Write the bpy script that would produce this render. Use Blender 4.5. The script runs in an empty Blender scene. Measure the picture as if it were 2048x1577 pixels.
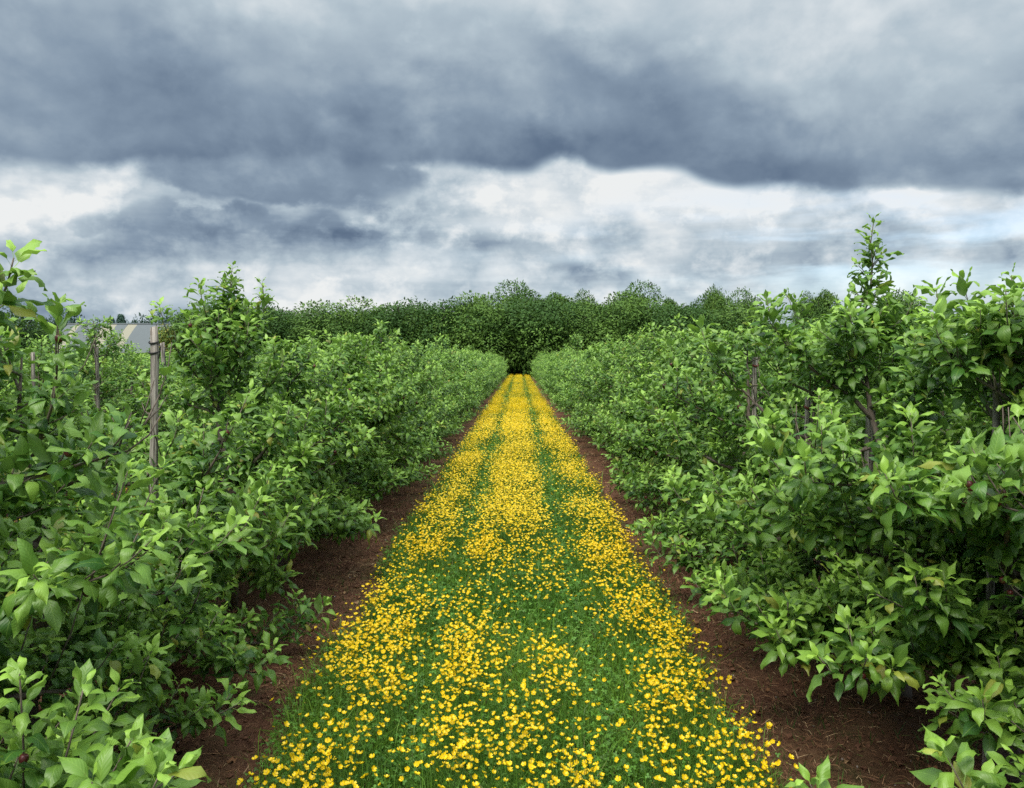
import bpy, math, random
import numpy as np
from mathutils import Vector, Matrix

random.seed(7)
RNG = np.random.default_rng(11)
scene = bpy.context.scene
col = scene.collection
R = math.radians

# ------------------------------------------------------------------ camera
CAM_H, FPX, VPX, VPY = 1.65, 1600.0, 1038.0, 718.0
cam_d = bpy.data.cameras.new('camera')
cam = bpy.data.objects.new('camera', cam_d)
col.objects.link(cam)
cam_d.sensor_width = 36.0
cam_d.lens = 36.0 * FPX / 2048.0
cam_d.clip_start = 0.05
cam_d.clip_end = 3000.0
cam.location = (0, 0, CAM_H)
cam.rotation_euler = (R(90) - math.atan((788.5 - VPY) / FPX), 0, math.atan((VPX - 1024) / FPX))
scene.camera = cam

# ------------------------------------------------------------------ world, sun, exposure
SUN_EL, SUN_AZ = 58.0, 200.0          # azimuth clockwise from +y (behind the camera, a little left)
SUN_STRENGTH = 2.2
vs = scene.view_settings
vs.view_transform = 'Standard'; vs.look = 'None'; vs.gamma = 1.0; vs.use_curve_mapping = False
vs.exposure = 1.05
scene.cycles.max_bounces = 7
scene.cycles.diffuse_bounces = 3
scene.cycles.glossy_bounces = 2
scene.cycles.transmission_bounces = 4
scene.cycles.use_denoising = False


class NT:
    """small expression helper for shader nodes"""
    def __init__(self, tree):
        self.t = tree; self.n = tree.nodes; self.l = tree.links
    def new(self, ty, **kw):
        nd = self.n.new(ty)
        for k, v in kw.items(): setattr(nd, k, v)
        return nd
    def put(self, sock, v):
        if isinstance(v, bpy.types.NodeSocket): self.l.new(v, sock)
        elif v is not None: sock.default_value = v
    def m(self, op, a, b=None, c=None, clamp=False):
        nd = self.new('ShaderNodeMath', operation=op, use_clamp=clamp)
        self.put(nd.inputs[0], a)
        if b is not None: self.put(nd.inputs[1], b)
        if c is not None: self.put(nd.inputs[2], c)
        return nd.outputs[0]
    def add(self, a, b): return self.m('ADD', a, b)
    def sub(self, a, b): return self.m('SUBTRACT', a, b)
    def mul(self, a, b): return self.m('MULTIPLY', a, b)
    def div(self, a, b): return self.m('DIVIDE', a, b)
    def mad(self, a, b, c): return self.m('MULTIPLY_ADD', a, b, c)
    def noise(self, vec, scale, detail=5, rough=0.55, dist=0.0, lac=2.0):
        nd = self.new('ShaderNodeTexNoise')
        self.put(nd.inputs['Vector'], vec)
        nd.inputs['Scale'].default_value = scale; nd.inputs['Detail'].default_value = detail
        nd.inputs['Roughness'].default_value = rough; nd.inputs['Distortion'].default_value = dist
        nd.inputs['Lacunarity'].default_value = lac
        return nd.outputs['Fac']
    def xyz(self, x, y, z):
        nd = self.new('ShaderNodeCombineXYZ')
        self.put(nd.inputs[0], x); self.put(nd.inputs[1], y); self.put(nd.inputs[2], z)
        return nd.outputs[0]
    def smooth(self, v, lo, hi):
        nd = self.new('ShaderNodeMapRange', interpolation_type='SMOOTHSTEP')
        self.put(nd.inputs[0], v); nd.inputs[1].default_value = lo; nd.inputs[2].default_value = hi
        nd.inputs[3].default_value = 0; nd.inputs[4].default_value = 1
        return nd.outputs[0]
    def ramp(self, v, stops, interp='LINEAR'):
        nd = self.new('ShaderNodeValToRGB'); cr = nd.color_ramp; cr.interpolation = interp
        while len(cr.elements) < len(stops): cr.elements.new(0.5)
        for e, (p, c) in zip(cr.elements, stops):
            e.position = p; e.color = (c[0], c[1], c[2], 1)
        self.put(nd.inputs[0], v)
        return nd.outputs[0]
    def mix(self, f, a, b, mode='MIX'):
        nd = self.new('ShaderNodeMix', data_type='RGBA', blend_type=mode)
        self.put(nd.inputs[0], f)
        for s, v in ((nd.inputs[6], a), (nd.inputs[7], b)):
            if isinstance(v, tuple) and len(v) == 3: v = (*v, 1)
            self.put(s, v)
        return nd.outputs[2]
    def fcurve(self, v, pts):
        nd = self.new('ShaderNodeFloatCurve'); c = nd.mapping.curves[0]
        nd.mapping.use_clip = False
        c.points[0].location = pts[0]; c.points[1].location = pts[-1]
        for p in pts[1:-1]: c.points.new(*p)
        nd.mapping.update(); self.put(nd.inputs['Value'], v)
        return nd.outputs[0]


def azel(px, py):
    """direction seen at a place of the photograph, as azimuth and elevation"""
    dx, dz = (px - VPX) / FPX, (VPY - py) / FPX
    return math.atan(dx), math.atan(dz / math.hypot(1, dx))


def build_world():
    w = bpy.data.worlds.new('World'); scene.world = w; w.use_nodes = True
    T = NT(w.node_tree); T.n.clear()
    out = T.new('ShaderNodeOutputWorld'); bg = T.new('ShaderNodeBackground')
    bg.inputs['Strength'].default_value = 0.1
    sky = T.new('ShaderNodeTexSky'); sky.sky_type = 'NISHITA'; sky.sun_disc = False
    sky.sun_elevation = R(SUN_EL); sky.sun_rotation = R(SUN_AZ)
    sky.air_density = 1.0; sky.dust_density = 1.0
    tc = T.new('ShaderNodeTexCoord'); sep = T.new('ShaderNodeSeparateXYZ')
    T.l.new(tc.outputs['Generated'], sep.inputs[0])
    x, y, z = sep.outputs
    az = T.m('ARCTAN2', x, y)
    el = T.m('ARCSINE', z)
    d = tc.outputs['Generated']
    # cloud detail, stretched level
    zs = T.mul(z, 1.35)
    dv = T.xyz(x, y, zs)
    n_big = T.noise(dv, 2.4, 3, 0.45, 0.0)
    n_mid = T.noise(dv, 5.5, 6, 0.48, 0.15)
    n_fine = T.noise(dv, 15.0, 7, 0.58, 0.1)
    # the same field sampled a little higher: gives relief to the billows
    dv2 = T.xyz(T.add(x, 0.012), y, T.mul(T.add(z, 0.018), 1.35))
    n_mid2 = T.noise(dv2, 5.5, 6, 0.48, 0.15)
    relief = T.mul(T.sub(n_mid, n_mid2), 1.0)
    # far streaks near the horizon, level
    sv = T.xyz(T.mul(x, 1.0), y, T.mul(z, 6.5))
    n_st = T.noise(sv, 3.6, 6, 0.55, 0.15)
    # layered cloud deck seen in perspective
    zz = T.m('MAXIMUM', T.add(z, 0.10), 0.05)
    pv = T.xyz(T.div(x, zz), T.div(y, zz), 0.0)
    n_deck = T.noise(pv, 0.9, 6, 0.55, 0.3)

    # warped coordinates for the placed cloud masses
    waz = T.add(az, T.mul(T.sub(n_mid, 0.5), 0.16))
    wel = T.add(el, T.mul(T.sub(n_fine, 0.5), 0.05))
    wel = T.add(wel, T.mul(T.sub(n_mid, 0.5), 0.05))

    def blob(px, py, rx, ry, hard=1.0, soft=0.0):
        a, e = azel(px, py)
        u = T.div(T.sub(waz, a), rx / FPX); v = T.div(T.sub(wel, e), ry / FPX)
        q = T.add(T.mul(u, u), T.mul(v, v))
        if soft == 0: return T.m('EXPONENT', T.mul(q, -1.0))
        return T.m('SUBTRACT', 1.0, T.smooth(q, 1 - soft, 1 + soft))

    # lower edge of the dark bank
    edge_px = [(-900, 300), (-300, 322), (0, 326), (180, 338), (350, 322), (560, 332), (800, 345), (900, 338), (1040, 348), (1130, 322), (1200, 346),
               (1330, 340), (1430, 372), (1560, 376), (1700, 392), (1850, 394), (2048, 398), (2400, 380), (3000, 340)]
    pts = []
    for p in edge_px:
        a, e = azel(*p); pts.append((a * 0.5 + 0.5, e * 2.0))
    pts.sort()
    ed = T.mul(T.fcurve(T.mad(az, 0.5, 0.5), pts), 0.5)
    ed = T.add(ed, T.mul(T.sub(n_fine, 0.5), 0.022))
    ed = T.add(ed, T.mul(T.sub(n_mid, 0.5), 0.022))
    h = T.sub(el, ed)                                     # height above the bank's edge
    bank = T.smooth(T.add(h, T.mul(T.sub(n_fine, 0.5), 0.012)), -0.007, 0.011)
    # brightness of the bank: dark at its foot, lighter aloft
    up = T.smooth(T.add(h, T.mul(T.sub(n_big, 0.5), 0.07)), -0.03, 0.23)
    L_bank = T.mad(up, 0.43, 0.26)
    L_bank = T.add(L_bank, T.mul(T.sub(n_big, 0.5), T.mad(up, 0.16, 0.08)))
    L_bank = T.add(L_bank, T.mul(T.sub(n_mid, 0.5), T.mad(up, 0.26, 0.22)))
    L_bank = T.add(L_bank, T.mul(T.sub(n_fine, 0.5), 0.17))
    L_bank = T.add(L_bank, T.mul(relief, 0.9))
    bl = T.add(T.m('ABSOLUTE', T.sub(n_mid, 0.5)), T.mul(T.m('ABSOLUTE', T.sub(n_fine, 0.5)), 0.6))
    L_bank = T.add(L_bank, T.mul(T.sub(bl, 0.08), 0.42))
    for (px, py, rx, ry, amt) in ((560, 50, 200, 110, 0.10), (1350, 10, 480, 90, 0.10), (1830, 150, 330, 110, 0.17),
                                  (30, 190, 120, 120, 0.10), (190, 90, 240, 130, -0.14), (1010, 225, 130, 45, 0.09), (1180, 130, 170, 60, -0.07), (780, 130, 160, 60, -0.05),
                                  (600, 230, 330, 60, -0.04), (1300, 230, 300, 60, -0.10), (940, 20, 160, 60, 0.06), (1080, 200, 60, 30, 0.05)):
        L_bank = T.add(L_bank, T.mul(blob(px, py, rx, ry), amt))
    # below the bank: bright far clouds with grey ones in front
    L_low = T.mad(T.sub(n_st, 0.5), 0.75, 0.69)
    L_low = T.add(L_low, T.mul(T.sub(n_fine, 0.5), 0.44))
    L_low = T.add(L_low, T.mul(relief, 1.6))
    billow = T.add(T.m('ABSOLUTE', T.sub(n_mid, 0.5)), T.mul(T.m('ABSOLUTE', T.sub(n_fine, 0.5)), 0.8))
    L_low = T.add(L_low, T.mul(T.sub(billow, 0.10), 1.4))
    for (px, py, rx, ry, amt) in ((1130, 385, 330, 62, 0.27), (1480, 430, 260, 35, 0.12), (90, 385, 150, 30, 0.12), (330, 600, 300, 28, 0.22),
                                  (500, 455, 210, 36, -0.24), (230, 500, 200, 34, -0.10), (860, 500, 190, 20, -0.22), (760, 560, 230, 16, 0.12), (1060, 455, 120, 26, 0.12),
                                  (1330, 510, 200, 18, 0.14), (1180, 545, 130, 12, -0.16), (560, 540, 190, 14, 0.06), (230, 640, 420, 14, -0.14),
                                  (700, 470, 90, 22, -0.15)):
        L_low = T.add(L_low, T.mul(blob(px, py, rx, ry), amt))
    n_puff = T.noise(dv, 11.0, 6, 0.55, 0.0)
    waz = T.add(waz, T.mul(T.sub(n_puff, 0.5), 0.14)); wel = T.add(wel, T.mul(T.sub(n_puff, 0.5), 0.05))
    g1 = T.m('MAXIMUM', blob(570, 348, 268, 58, soft=0.35), T.mul(blob(400, 440, 130, 26, soft=0.4), 0.5))
    L_low = T.add(T.mul(L_low, T.sub(1.0, T.mul(g1, 0.82))), T.mul(g1, T.mad(T.sub(n_fine, 0.5), 0.3, 0.22)))
    L = T.add(T.mul(L_bank, bank), T.mul(L_low, T.sub(1.0, bank)))
    # overhead, outside the picture, the cloud goes on, made brighter to light the orchard
    far_up = T.smooth(el, 0.42, 0.9)
    L = T.add(T.mul(L, T.sub(1.0, far_up)), T.mul(far_up, T.mad(T.sub(n_deck, 0.5), 0.5, 0.80)))
    L = T.m('MAXIMUM', T.m('MINIMUM', L, 1.0), 0.0)
    cloud = T.ramp(L, [(0.0, (0.070, 0.108, 0.175)), (0.18, (0.122, 0.176, 0.262)), (0.40, (0.245, 0.322, 0.415)), (0.65, (0.45, 0.54, 0.61)),
                       (0.85, (0.67, 0.73, 0.77)), (1.0, (0.85, 0.87, 0.87))])
    # a few thin places where blue shows, low on the right
    ga, ge = azel(1750, 500)
    gx = T.div(T.sub(az, ga), 0.33); gy = T.div(T.sub(el, ge), 0.06)
    gap = T.m('EXPONENT', T.mul(T.add(T.mul(gx, gx), T.mul(gy, gy)), -1.0))
    gap = T.mul(T.mul(gap, T.smooth(n_st, 0.40, 0.62)), T.mul(T.sub(1.0, bank), 0.55))
    cl = T.new('ShaderNodeVectorMath', operation='SCALE'); T.l.new(cloud, cl.inputs[0]); T.put(cl.inputs['Scale'], T.mul(T.mad(far_up, 1.3, 1.0), 10.0 / 2 ** vs.exposure))
    final = T.mix(gap, cl.outputs[0], sky.outputs[0])
    # below the horizon: dull
    T.l.new(final, bg.inputs['Color']); T.l.new(bg.outputs[0], out.inputs[0])

build_world()
sun_d = bpy.data.lights.new('sun', 'SUN'); sun = bpy.data.objects.new('sun', sun_d); col.objects.link(sun)
sun_d.energy = SUN_STRENGTH; sun_d.angle = R(38); sun_d.color = (1.0, 0.94, 0.84)
_s = Vector((math.sin(R(SUN_AZ)) * math.cos(R(SUN_EL)), math.cos(R(SUN_AZ)) * math.cos(R(SUN_EL)), math.sin(R(SUN_EL))))
sun.rotation_euler = _s.to_track_quat('Z', 'Y').to_euler()

# ------------------------------------------------------------------ helpers
def vnoise(x, y, seed=0):
    """smooth value noise in 0..1"""
    x = np.asarray(x, float); y = np.asarray(y, float)
    xi = np.floor(x).astype(np.int64); yi = np.floor(y).astype(np.int64)
    fx = x - xi; fy = y - yi; fx = fx * fx * (3 - 2 * fx); fy = fy * fy * (3 - 2 * fy)
    def hsh(a, b):
        n = (a * 374761393 + b * 668265263 + seed * 974634777) & 0xffffffff
        n = ((n ^ (n >> 13)) * 1274126177) & 0xffffffff
        return ((n ^ (n >> 16)) & 0xffff) / 65535.0
    return (hsh(xi, yi) * (1 - fx) + hsh(xi + 1, yi) * fx) * (1 - fy) + (hsh(xi, yi + 1) * (1 - fx) + hsh(xi + 1, yi + 1) * fx) * fy

def fbm(x, y, seed=0, o=3):
    s = 0; a = 0.5; t = 0
    for i in range(o):
        s = s + a * vnoise(x * 2 ** i, y * 2 ** i, seed + i); t += a; a *= 0.5
    return s / t

def raw_mesh(name, verts, faces, mat, attrs=None, smooth=True):
    verts = np.ascontiguousarray(verts, dtype=np.float32); faces = np.ascontiguousarray(faces, dtype=np.int32)
    me = bpy.data.meshes.new(name)
    k = faces.shape[1]
    me.vertices.add(len(verts)); me.vertices.foreach_set('co', verts.ravel())
    me.loops.add(faces.size); me.loops.foreach_set('vertex_index', faces.ravel())
    me.polygons.add(len(faces)); me.polygons.foreach_set('loop_start', np.arange(0, faces.size, k, dtype=np.int32))
    me.polygons.foreach_set('use_smooth', np.full(len(faces), smooth, dtype=bool))
    for an, (ty, data) in (attrs or {}).items():
        a = me.attributes.new(an, ty, 'POINT')
        data = np.ascontiguousarray(data, dtype=np.float32)
        a.data.foreach_set({'FLOAT_COLOR': 'color', 'FLOAT_VECTOR': 'vector', 'FLOAT': 'value'}[ty], data.ravel())
    me.update(calc_edges=True)
    if mat: me.materials.append(mat)
    return me

def link(name, me, parent=None, loc=None, kind=None):
    o = bpy.data.objects.new(name, me); col.objects.link(o)
    if parent: o.parent = parent
    if loc is not None: o.location = loc
    if kind: o['kind'] = kind
    return o

def tag(o, label, cat, group=None, kind=None):
    o['label'] = label; o['category'] = cat
    if group: o['group'] = group
    if kind: o['kind'] = kind
    return o

class Geo:
    """collects tubes and boxes into one mesh of quads"""
    def __init__(s): s.v = []; s.f = []; s.c = []; s.n = 0
    def tube(s, pts, rad, sides=5, colr=(0, 0, 0), jitter=0.0, rng=None):
        pts = np.asarray(pts, float); n = len(pts); rad = np.broadcast_to(rad, n)
        t = np.gradient(pts, axis=0); t /= np.linalg.norm(t, axis=1)[:, None] + 1e-9
        up = np.array([0.13, 0.31, 0.94]) if abs(t[0][2]) < 0.8 else np.array([0.93, 0.3, 0.1])
        a = np.cross(t, up); a /= np.linalg.norm(a, axis=1)[:, None] + 1e-9
        b = np.cross(t, a)
        th = np.linspace(0, 2 * math.pi, sides, endpoint=False)
        rr = rad[:, None] * (1 + (jitter * rng.uniform(-1, 1, (n, sides)) if rng is not None and jitter else 0))
        ring = pts[:, None, :] + rr[..., None] * (np.cos(th)[None, :, None] * a[:, None, :] + np.sin(th)[None, :, None] * b[:, None, :])
        s.v.append(ring.reshape(-1, 3))
        i = np.arange(n - 1)[:, None] * sides; j = np.arange(sides)[None, :]; j2 = (j + 1) % sides
        f = np.stack([i + j, i + j2, i + sides + j2, i + sides + j], -1).reshape(-1, 4) + s.n
        s.f.append(f)
        c0 = s.n; s.n += n * sides
        for base, rev in ((c0, True), (c0 + (n - 1) * sides, False)):      # end caps as quads
            for q in range(1, sides - 1, 2):
                r2 = min(q + 2, sides - 1)
                fc = [base, base + q, base + q + 1, base + r2]
                if r2 == q + 1: fc = [base, base + q, base + q + 1, base]
                if len(set(fc)) == 4: s.f.append(np.array([fc[::-1] if rev else fc]))
        s.c.append(np.tile(np.array([*colr, 1.0]), (n * sides, 1)))
    def box(s, lo, hi):
        lo = np.array(lo); hi = np.array(hi)
        v = np.array([[(lo, hi)[i][0], (lo, hi)[j][1], (lo, hi)[k][2]] for i in (0, 1) for j in (0, 1) for k in (0, 1)])
        f = np.array([[0, 1, 3, 2], [4, 6, 7, 5], [0, 4, 5, 1], [2, 3, 7, 6], [0, 2, 6, 4], [1, 5, 7, 3]])
        s.v.append(v); s.f.append(f + s.n); s.n += 8; s.c.append(np.tile([0, 0, 0, 1.0], (8, 1)))
    def mesh(s, name, mat, smooth=True):
        return raw_mesh(name, np.concatenate(s.v), np.concatenate(s.f), mat, {'vcol': ('FLOAT_COLOR', np.concatenate(s.c))}, smooth)

def norm(a):
    return a / (np.linalg.norm(a, axis=-1, keepdims=True) + 1e-9)

# ------------------------------------------------------------------ materials
def new_mat(name):
    m = bpy.data.materials.new(name); m.use_nodes = True
    T = NT(m.node_tree); T.n.clear()
    out = T.new('ShaderNodeOutputMaterial'); p = T.new('ShaderNodeBsdfPrincipled')
    T.l.new(p.outputs[0], out.inputs[0])
    return m, T, p, out

def bump(T, h, p, strength=0.5, dist=0.01):
    b = T.new('ShaderNodeBump'); b.inputs['Strength'].default_value = strength; b.inputs['Distance'].default_value = dist
    T.put(b.inputs['Height'], h); T.l.new(b.outputs[0], p.inputs['Normal'])
    return b

def leaf_material(name, mature, mature2, young, under, veins=True, rough=0.42, transl=0.25, spec=0.5):
    m, T, p, out = new_mat(name)
    at = T.new('ShaderNodeAttribute'); at.attribute_name = 'tint'
    sp = T.new('ShaderNodeSeparateColor'); T.l.new(at.outputs['Color'], sp.inputs[0])
    age, rnd, yel = sp.outputs
    base = T.mix(rnd, mature, mature2)
    base = T.mix(age, base, young)
    tco = T.new('ShaderNodeTexCoord')
    nz = T.noise(tco.outputs['Object'], 26.0, 3, 0.6)
    base = T.mix(T.mul(T.sub(nz, 0.35), 0.4), base, T.mix(0.4, base, young))
    base = T.mix(T.mul(yel, 0.8), base, (0.34, 0.30, 0.045))
    sp_ = T.noise(tco.outputs['Object'], 75.0 if veins else 10.0, 2, 0.5)
    if veins: base = T.mix(T.mul(T.smooth(sp_, 0.70, 0.76), 0.6), base, (0.16, 0.11, 0.04))
    if veins:
        lu = T.new('ShaderNodeAttribute'); lu.attribute_name = 'luv'
        s2 = T.new('ShaderNodeSeparateXYZ'); T.l.new(lu.outputs['Vector'], s2.inputs[0])
        ux, uy, _ = s2.outputs
        ax = T.m('ABSOLUTE', ux)
        mid = T.sub(1.0, T.smooth(ax, 0.02, 0.09))
        lat = T.m('FRACT', T.sub(T.mul(uy, 8.0), T.mul(ax, 2.6)))
        lat = T.m('ABSOLUTE', T.sub(lat, 0.5))
        latv = T.sub(1.0, T.smooth(lat, 0.02, 0.13))
        vein = T.m('MAXIMUM', T.mul(mid, 0.75), T.mul(latv, 0.13))
        base = T.mix(T.mul(vein, 0.35), base, T.mix(0.4, young, (0.24, 0.36, 0.10)))
        hgt = T.add(T.mul(lat, 1.3), T.mul(nz, 0.6))
        bump(T, hgt, p, 0.25, 0.002)
    geo = T.new('ShaderNodeNewGeometry')
    c2 = T.mix(T.mul(geo.outputs['Backfacing'], 0.8), base, under)
    T.l.new(c2, p.inputs['Base Color'])
    T.put(p.inputs['Roughness'], T.mad(geo.outputs['Backfacing'], 0.35, rough))
    p.inputs['Specular IOR Level'].default_value = spec
    tr = T.new('ShaderNodeBsdfTranslucent')
    T.l.new(T.mix(0.45, base, (0.22, 0.42, 0.04)), tr.inputs['Color'])
    mx = T.new('ShaderNodeMixShader'); mx.inputs[0].default_value = transl
    T.l.new(p.outputs[0], mx.inputs[1]); T.l.new(tr.outputs[0], mx.inputs[2]); T.l.new(mx.outputs[0], out.inputs[0])
    return m

M_LEAF = leaf_material('apple_leaf', (0.022, 0.088, 0.014), (0.066, 0.180, 0.024), (0.33, 0.55, 0.075), (0.19, 0.30, 0.11), transl=0.30, spec=0.5, rough=0.44)
M_WOODLEAF = leaf_material('wood_leaf', (0.020, 0.062, 0.011), (0.042, 0.110, 0.016), (0.115, 0.215, 0.03), (0.06, 0.10, 0.04), veins=False, rough=0.6, transl=0.12, spec=0.25)
M_BUSHLEAF = leaf_material('bush_leaf', (0.045, 0.10, 0.02), (0.10, 0.16, 0.03), (0.14, 0.24, 0.04), (0.09, 0.14, 0.05), veins=False, rough=0.6, transl=0.15, spec=0.25)
M_HAZEDLEAF = leaf_material('hazed_far_leaf', (0.030, 0.062, 0.048), (0.04, 0.078, 0.056), (0.05, 0.09, 0.06), (0.05, 0.08, 0.06), veins=False, rough=0.8, transl=0.05, spec=0.1)  # bluish dark green carries the distance haze in the leaf colour

def attr_mat(name, rough=0.6, transl=0.0, spec=0.3, var=0.0):
    m, T, p, out = new_mat(name)
    at = T.new('ShaderNodeAttribute'); at.attribute_name = 'vcol'
    c = at.outputs['Color']
    T.l.new(c, p.inputs['Base Color']); p.inputs['Roughness'].default_value = rough; p.inputs['Specular IOR Level'].default_value = spec
    if transl:
        tr = T.new('ShaderNodeBsdfTranslucent'); T.l.new(c, tr.inputs['Color'])
        mx = T.new('ShaderNodeMixShader'); mx.inputs[0].default_value = transl
        T.l.new(p.outputs[0], mx.inputs[1]); T.l.new(tr.outputs[0], mx.inputs[2]); T.l.new(mx.outputs[0], out.inputs[0])
    return m
M_PETAL = attr_mat('buttercup_petal', 0.35, 0.3, 0.4)
M_GRASS = attr_mat('grass_blade', 0.5, 0.3, 0.35)
M_LITTER = attr_mat('dry_litter', 0.9, 0.0, 0.1)

def bark_material(name, a, b, scale=60, rough=0.85):
    m, T, p, out = new_mat(name)
    tc = T.new('ShaderNodeTexCoord'); mp = T.new('ShaderNodeMapping'); T.l.new(tc.outputs['Object'], mp.inputs[0])
    mp.inputs['Scale'].default_value = (1, 1, 0.35)
    n1 = T.noise(mp.outputs[0], scale, 6, 0.65); n2 = T.noise(mp.outputs[0], scale * 0.15, 3, 0.5)
    T.l.new(T.mix(T.smooth(T.add(T.mul(n1, 0.6), T.mul(n2, 0.4)), 0.35, 0.65), a, b), p.inputs['Base Color'])
    p.inputs['Roughness'].default_value = rough
    bump(T, n1, p, 0.6, 0.006)
    return m
M_BARK = bark_material('apple_bark', (0.055, 0.040, 0.030), (0.19, 0.155, 0.125))
M_TWIG = bark_material('twig_bark', (0.075, 0.06, 0.045), (0.17, 0.16, 0.11), 90)
M_WOODBARK = bark_material('wood_bark', (0.03, 0.027, 0.022), (0.08, 0.07, 0.06), 12)

def stake_material():
    m, T, p, out = new_mat('weathered_stake')
    tc = T.new('ShaderNodeTexCoord'); mp = T.new('ShaderNodeMapping'); T.l.new(tc.outputs['Object'], mp.inputs[0])
    mp.inputs['Scale'].default_value = (1, 1, 0.03)
    g = T.noise(mp.outputs[0], 95, 4, 0.65); g2 = T.noise(tc.outputs['Object'], 9, 4, 0.6)
    c = T.ramp(g, [(0.38, (0.035, 0.028, 0.022)), (0.46, (0.20, 0.18, 0.155)), (0.62, (0.42, 0.39, 0.345))])
    c = T.mix(T.smooth(g2, 0.56, 0.70), c, (0.13, 0.105, 0.08))
    T.l.new(c, p.inputs['Base Color']); p.inputs['Roughness'].default_value = 0.9
    bump(T, g, p, 1.0, 0.008)
    return m
M_STAKE = stake_material()
def plain(name, c, rough=0.6, spec=0.4, nscale=40, amt=0.3):
    m, T, p, out = new_mat(name)
    tc = T.new('ShaderNodeTexCoord'); n = T.noise(tc.outputs['Object'], nscale, 4, 0.6)
    T.l.new(T.mix(T.mul(n, amt), c, tuple(x * 0.45 for x in c)), p.inputs['Base Color'])
    p.inputs['Roughness'].default_value = rough; p.inputs['Specular IOR Level'].default_value = spec
    bump(T, n, p, 0.2, 0.002)
    return m
M_TIE = plain('rubber_tie', (0.02, 0.02, 0.02))
def apple_material():
    m, T, p, out = new_mat('young_apple_skin')
    tc = T.new('ShaderNodeTexCoord'); n = T.noise(tc.outputs['Object'], 35, 4, 0.6)
    T.l.new(T.ramp(n, [(0.35, (0.06, 0.010, 0.012)), (0.55, (0.12, 0.024, 0.022)), (0.72, (0.12, 0.08, 0.03))]), p.inputs['Base Color'])
    p.inputs['Roughness'].default_value = 0.35
    return m
M_APPLE = apple_material()

# ------------------------------------------------------------------ ground
ROW = 1.85; PITCH = 3.7
def ground_z(x, y):
    x = np.asarray(x, float); y = np.asarray(y, float)
    k = np.round(x / PITCH); lx = x - k * PITCH
    z = 0.035 * (fbm(x * 0.9, y * 0.7, 3) - 0.5) + 0.03 * np.exp(-((np.abs(lx) - ROW) / 0.4) ** 2)
    z = z - 0.02 * np.exp(-((np.abs(lx + 0.04) - 0.42) / 0.13) ** 2)
    z = z + 0.03 * (fbm(x * 9, y * 9, 8, 3) - 0.5) * np.clip((np.abs(lx) - 0.7) / 0.3, 0, 1)
    z = z + 0.05 * (vnoise(x * 0.12, y * 0.23, 21) - 0.5)
    return z * np.clip((80 - y) / 8, 0, 1) * np.clip((16 - np.abs(x)) / 3, 0, 1)

def build_ground():
    xs = np.concatenate([[-1500, -700, -300, -150, -80, -45, -28, -20], np.arange(-16, -3, 0.35), np.arange(-3, 3, 0.035), np.arange(3, 16.1, 0.35),
                         [20, 28, 45, 80, 150, 300, 700, 1500]])
    ys = np.concatenate([[-60, -20, -8, -3, -1, 0], np.arange(0.5, 10, 0.045), np.arange(10, 24, 0.15), np.arange(24, 84, 0.6), [87, 92, 100, 130, 180, 260, 400, 700, 1200, 2200]])
    X, Y = np.meshgrid(xs, ys); Z = ground_z(X, Y)
    v = np.stack([X, Y, Z], -1).reshape(-1, 3)
    nx = len(xs); i = np.arange(len(ys) - 1)[:, None] * nx; j = np.arange(nx - 1)[None]
    f = np.stack([i + j, i + j + 1, i + nx + j + 1, i + nx + j], -1).reshape(-1, 4)
    m, T, p, out = new_mat('orchard_ground')
    tc = T.new('ShaderNodeTexCoord'); sp = T.new('ShaderNodeSeparateXYZ'); T.l.new(tc.outputs['Object'], sp.inputs[0])
    x, y, z = sp.outputs
    k = T.m('ROUND', T.div(x, PITCH)); lx = T.m('ABSOLUTE', T.sub(x, T.mul(k, PITCH)))
    nA = T.noise(tc.outputs['Object'], 4.0, 5, 0.6); nB = T.noise(tc.outputs['Object'], 38, 6, 0.7); nC = T.noise(tc.outputs['Object'], 1.3, 3, 0.5)
    nD = T.noise(tc.outputs['Object'], 160, 4, 0.7)
    soil = T.ramp(T.add(T.mul(nB, 0.65), T.mul(nD, 0.35)), [(0.30, (0.040, 0.018, 0.011)), (0.47, (0.105, 0.048, 0.028)), (0.60, (0.18, 0.090, 0.053)), (0.74, (0.30, 0.18, 0.11))])
    soil = T.mix(T.smooth(nC, 0.42, 0.66), soil, T.mix(nD, (0.16, 0.085, 0.045), (0.09, 0.062, 0.03)))
    soil = T.mix(T.mul(T.smooth(nA, 0.56, 0.72), 0.6), soil, (0.05, 0.065, 0.02))
    turf = T.ramp(nB, [(0.3, (0.010, 0.022, 0.006)), (0.7, (0.035, 0.07, 0.014))])
    edge = T.add(lx, T.mul(T.sub(nA, 0.5), 0.35))
    c = T.mix(T.smooth(edge, 0.86, 1.0), turf, soil)
    field = T.ramp(T.noise(tc.outputs['Object'], 0.2, 4, 0.6), [(0.3, (0.04, 0.085, 0.02)), (0.7, (0.07, 0.12, 0.03))])
    outf = T.m('MAXIMUM', T.smooth(y, 71.5, 72.5), T.smooth(T.m('ABSOLUTE', x), 45, 47))
    c = T.mix(outf, c, field)
    T.l.new(c, p.inputs['Base Color']); p.inputs['Roughness'].default_value = 0.95; p.inputs['Specular IOR Level'].default_value = 0.15
    bump(T, T.add(nB, T.mul(nD, 0.6)), p, 0.9, 0.02)
    o = link('ground', raw_mesh('ground', v, f, m), kind='structure')
build_ground()

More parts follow.
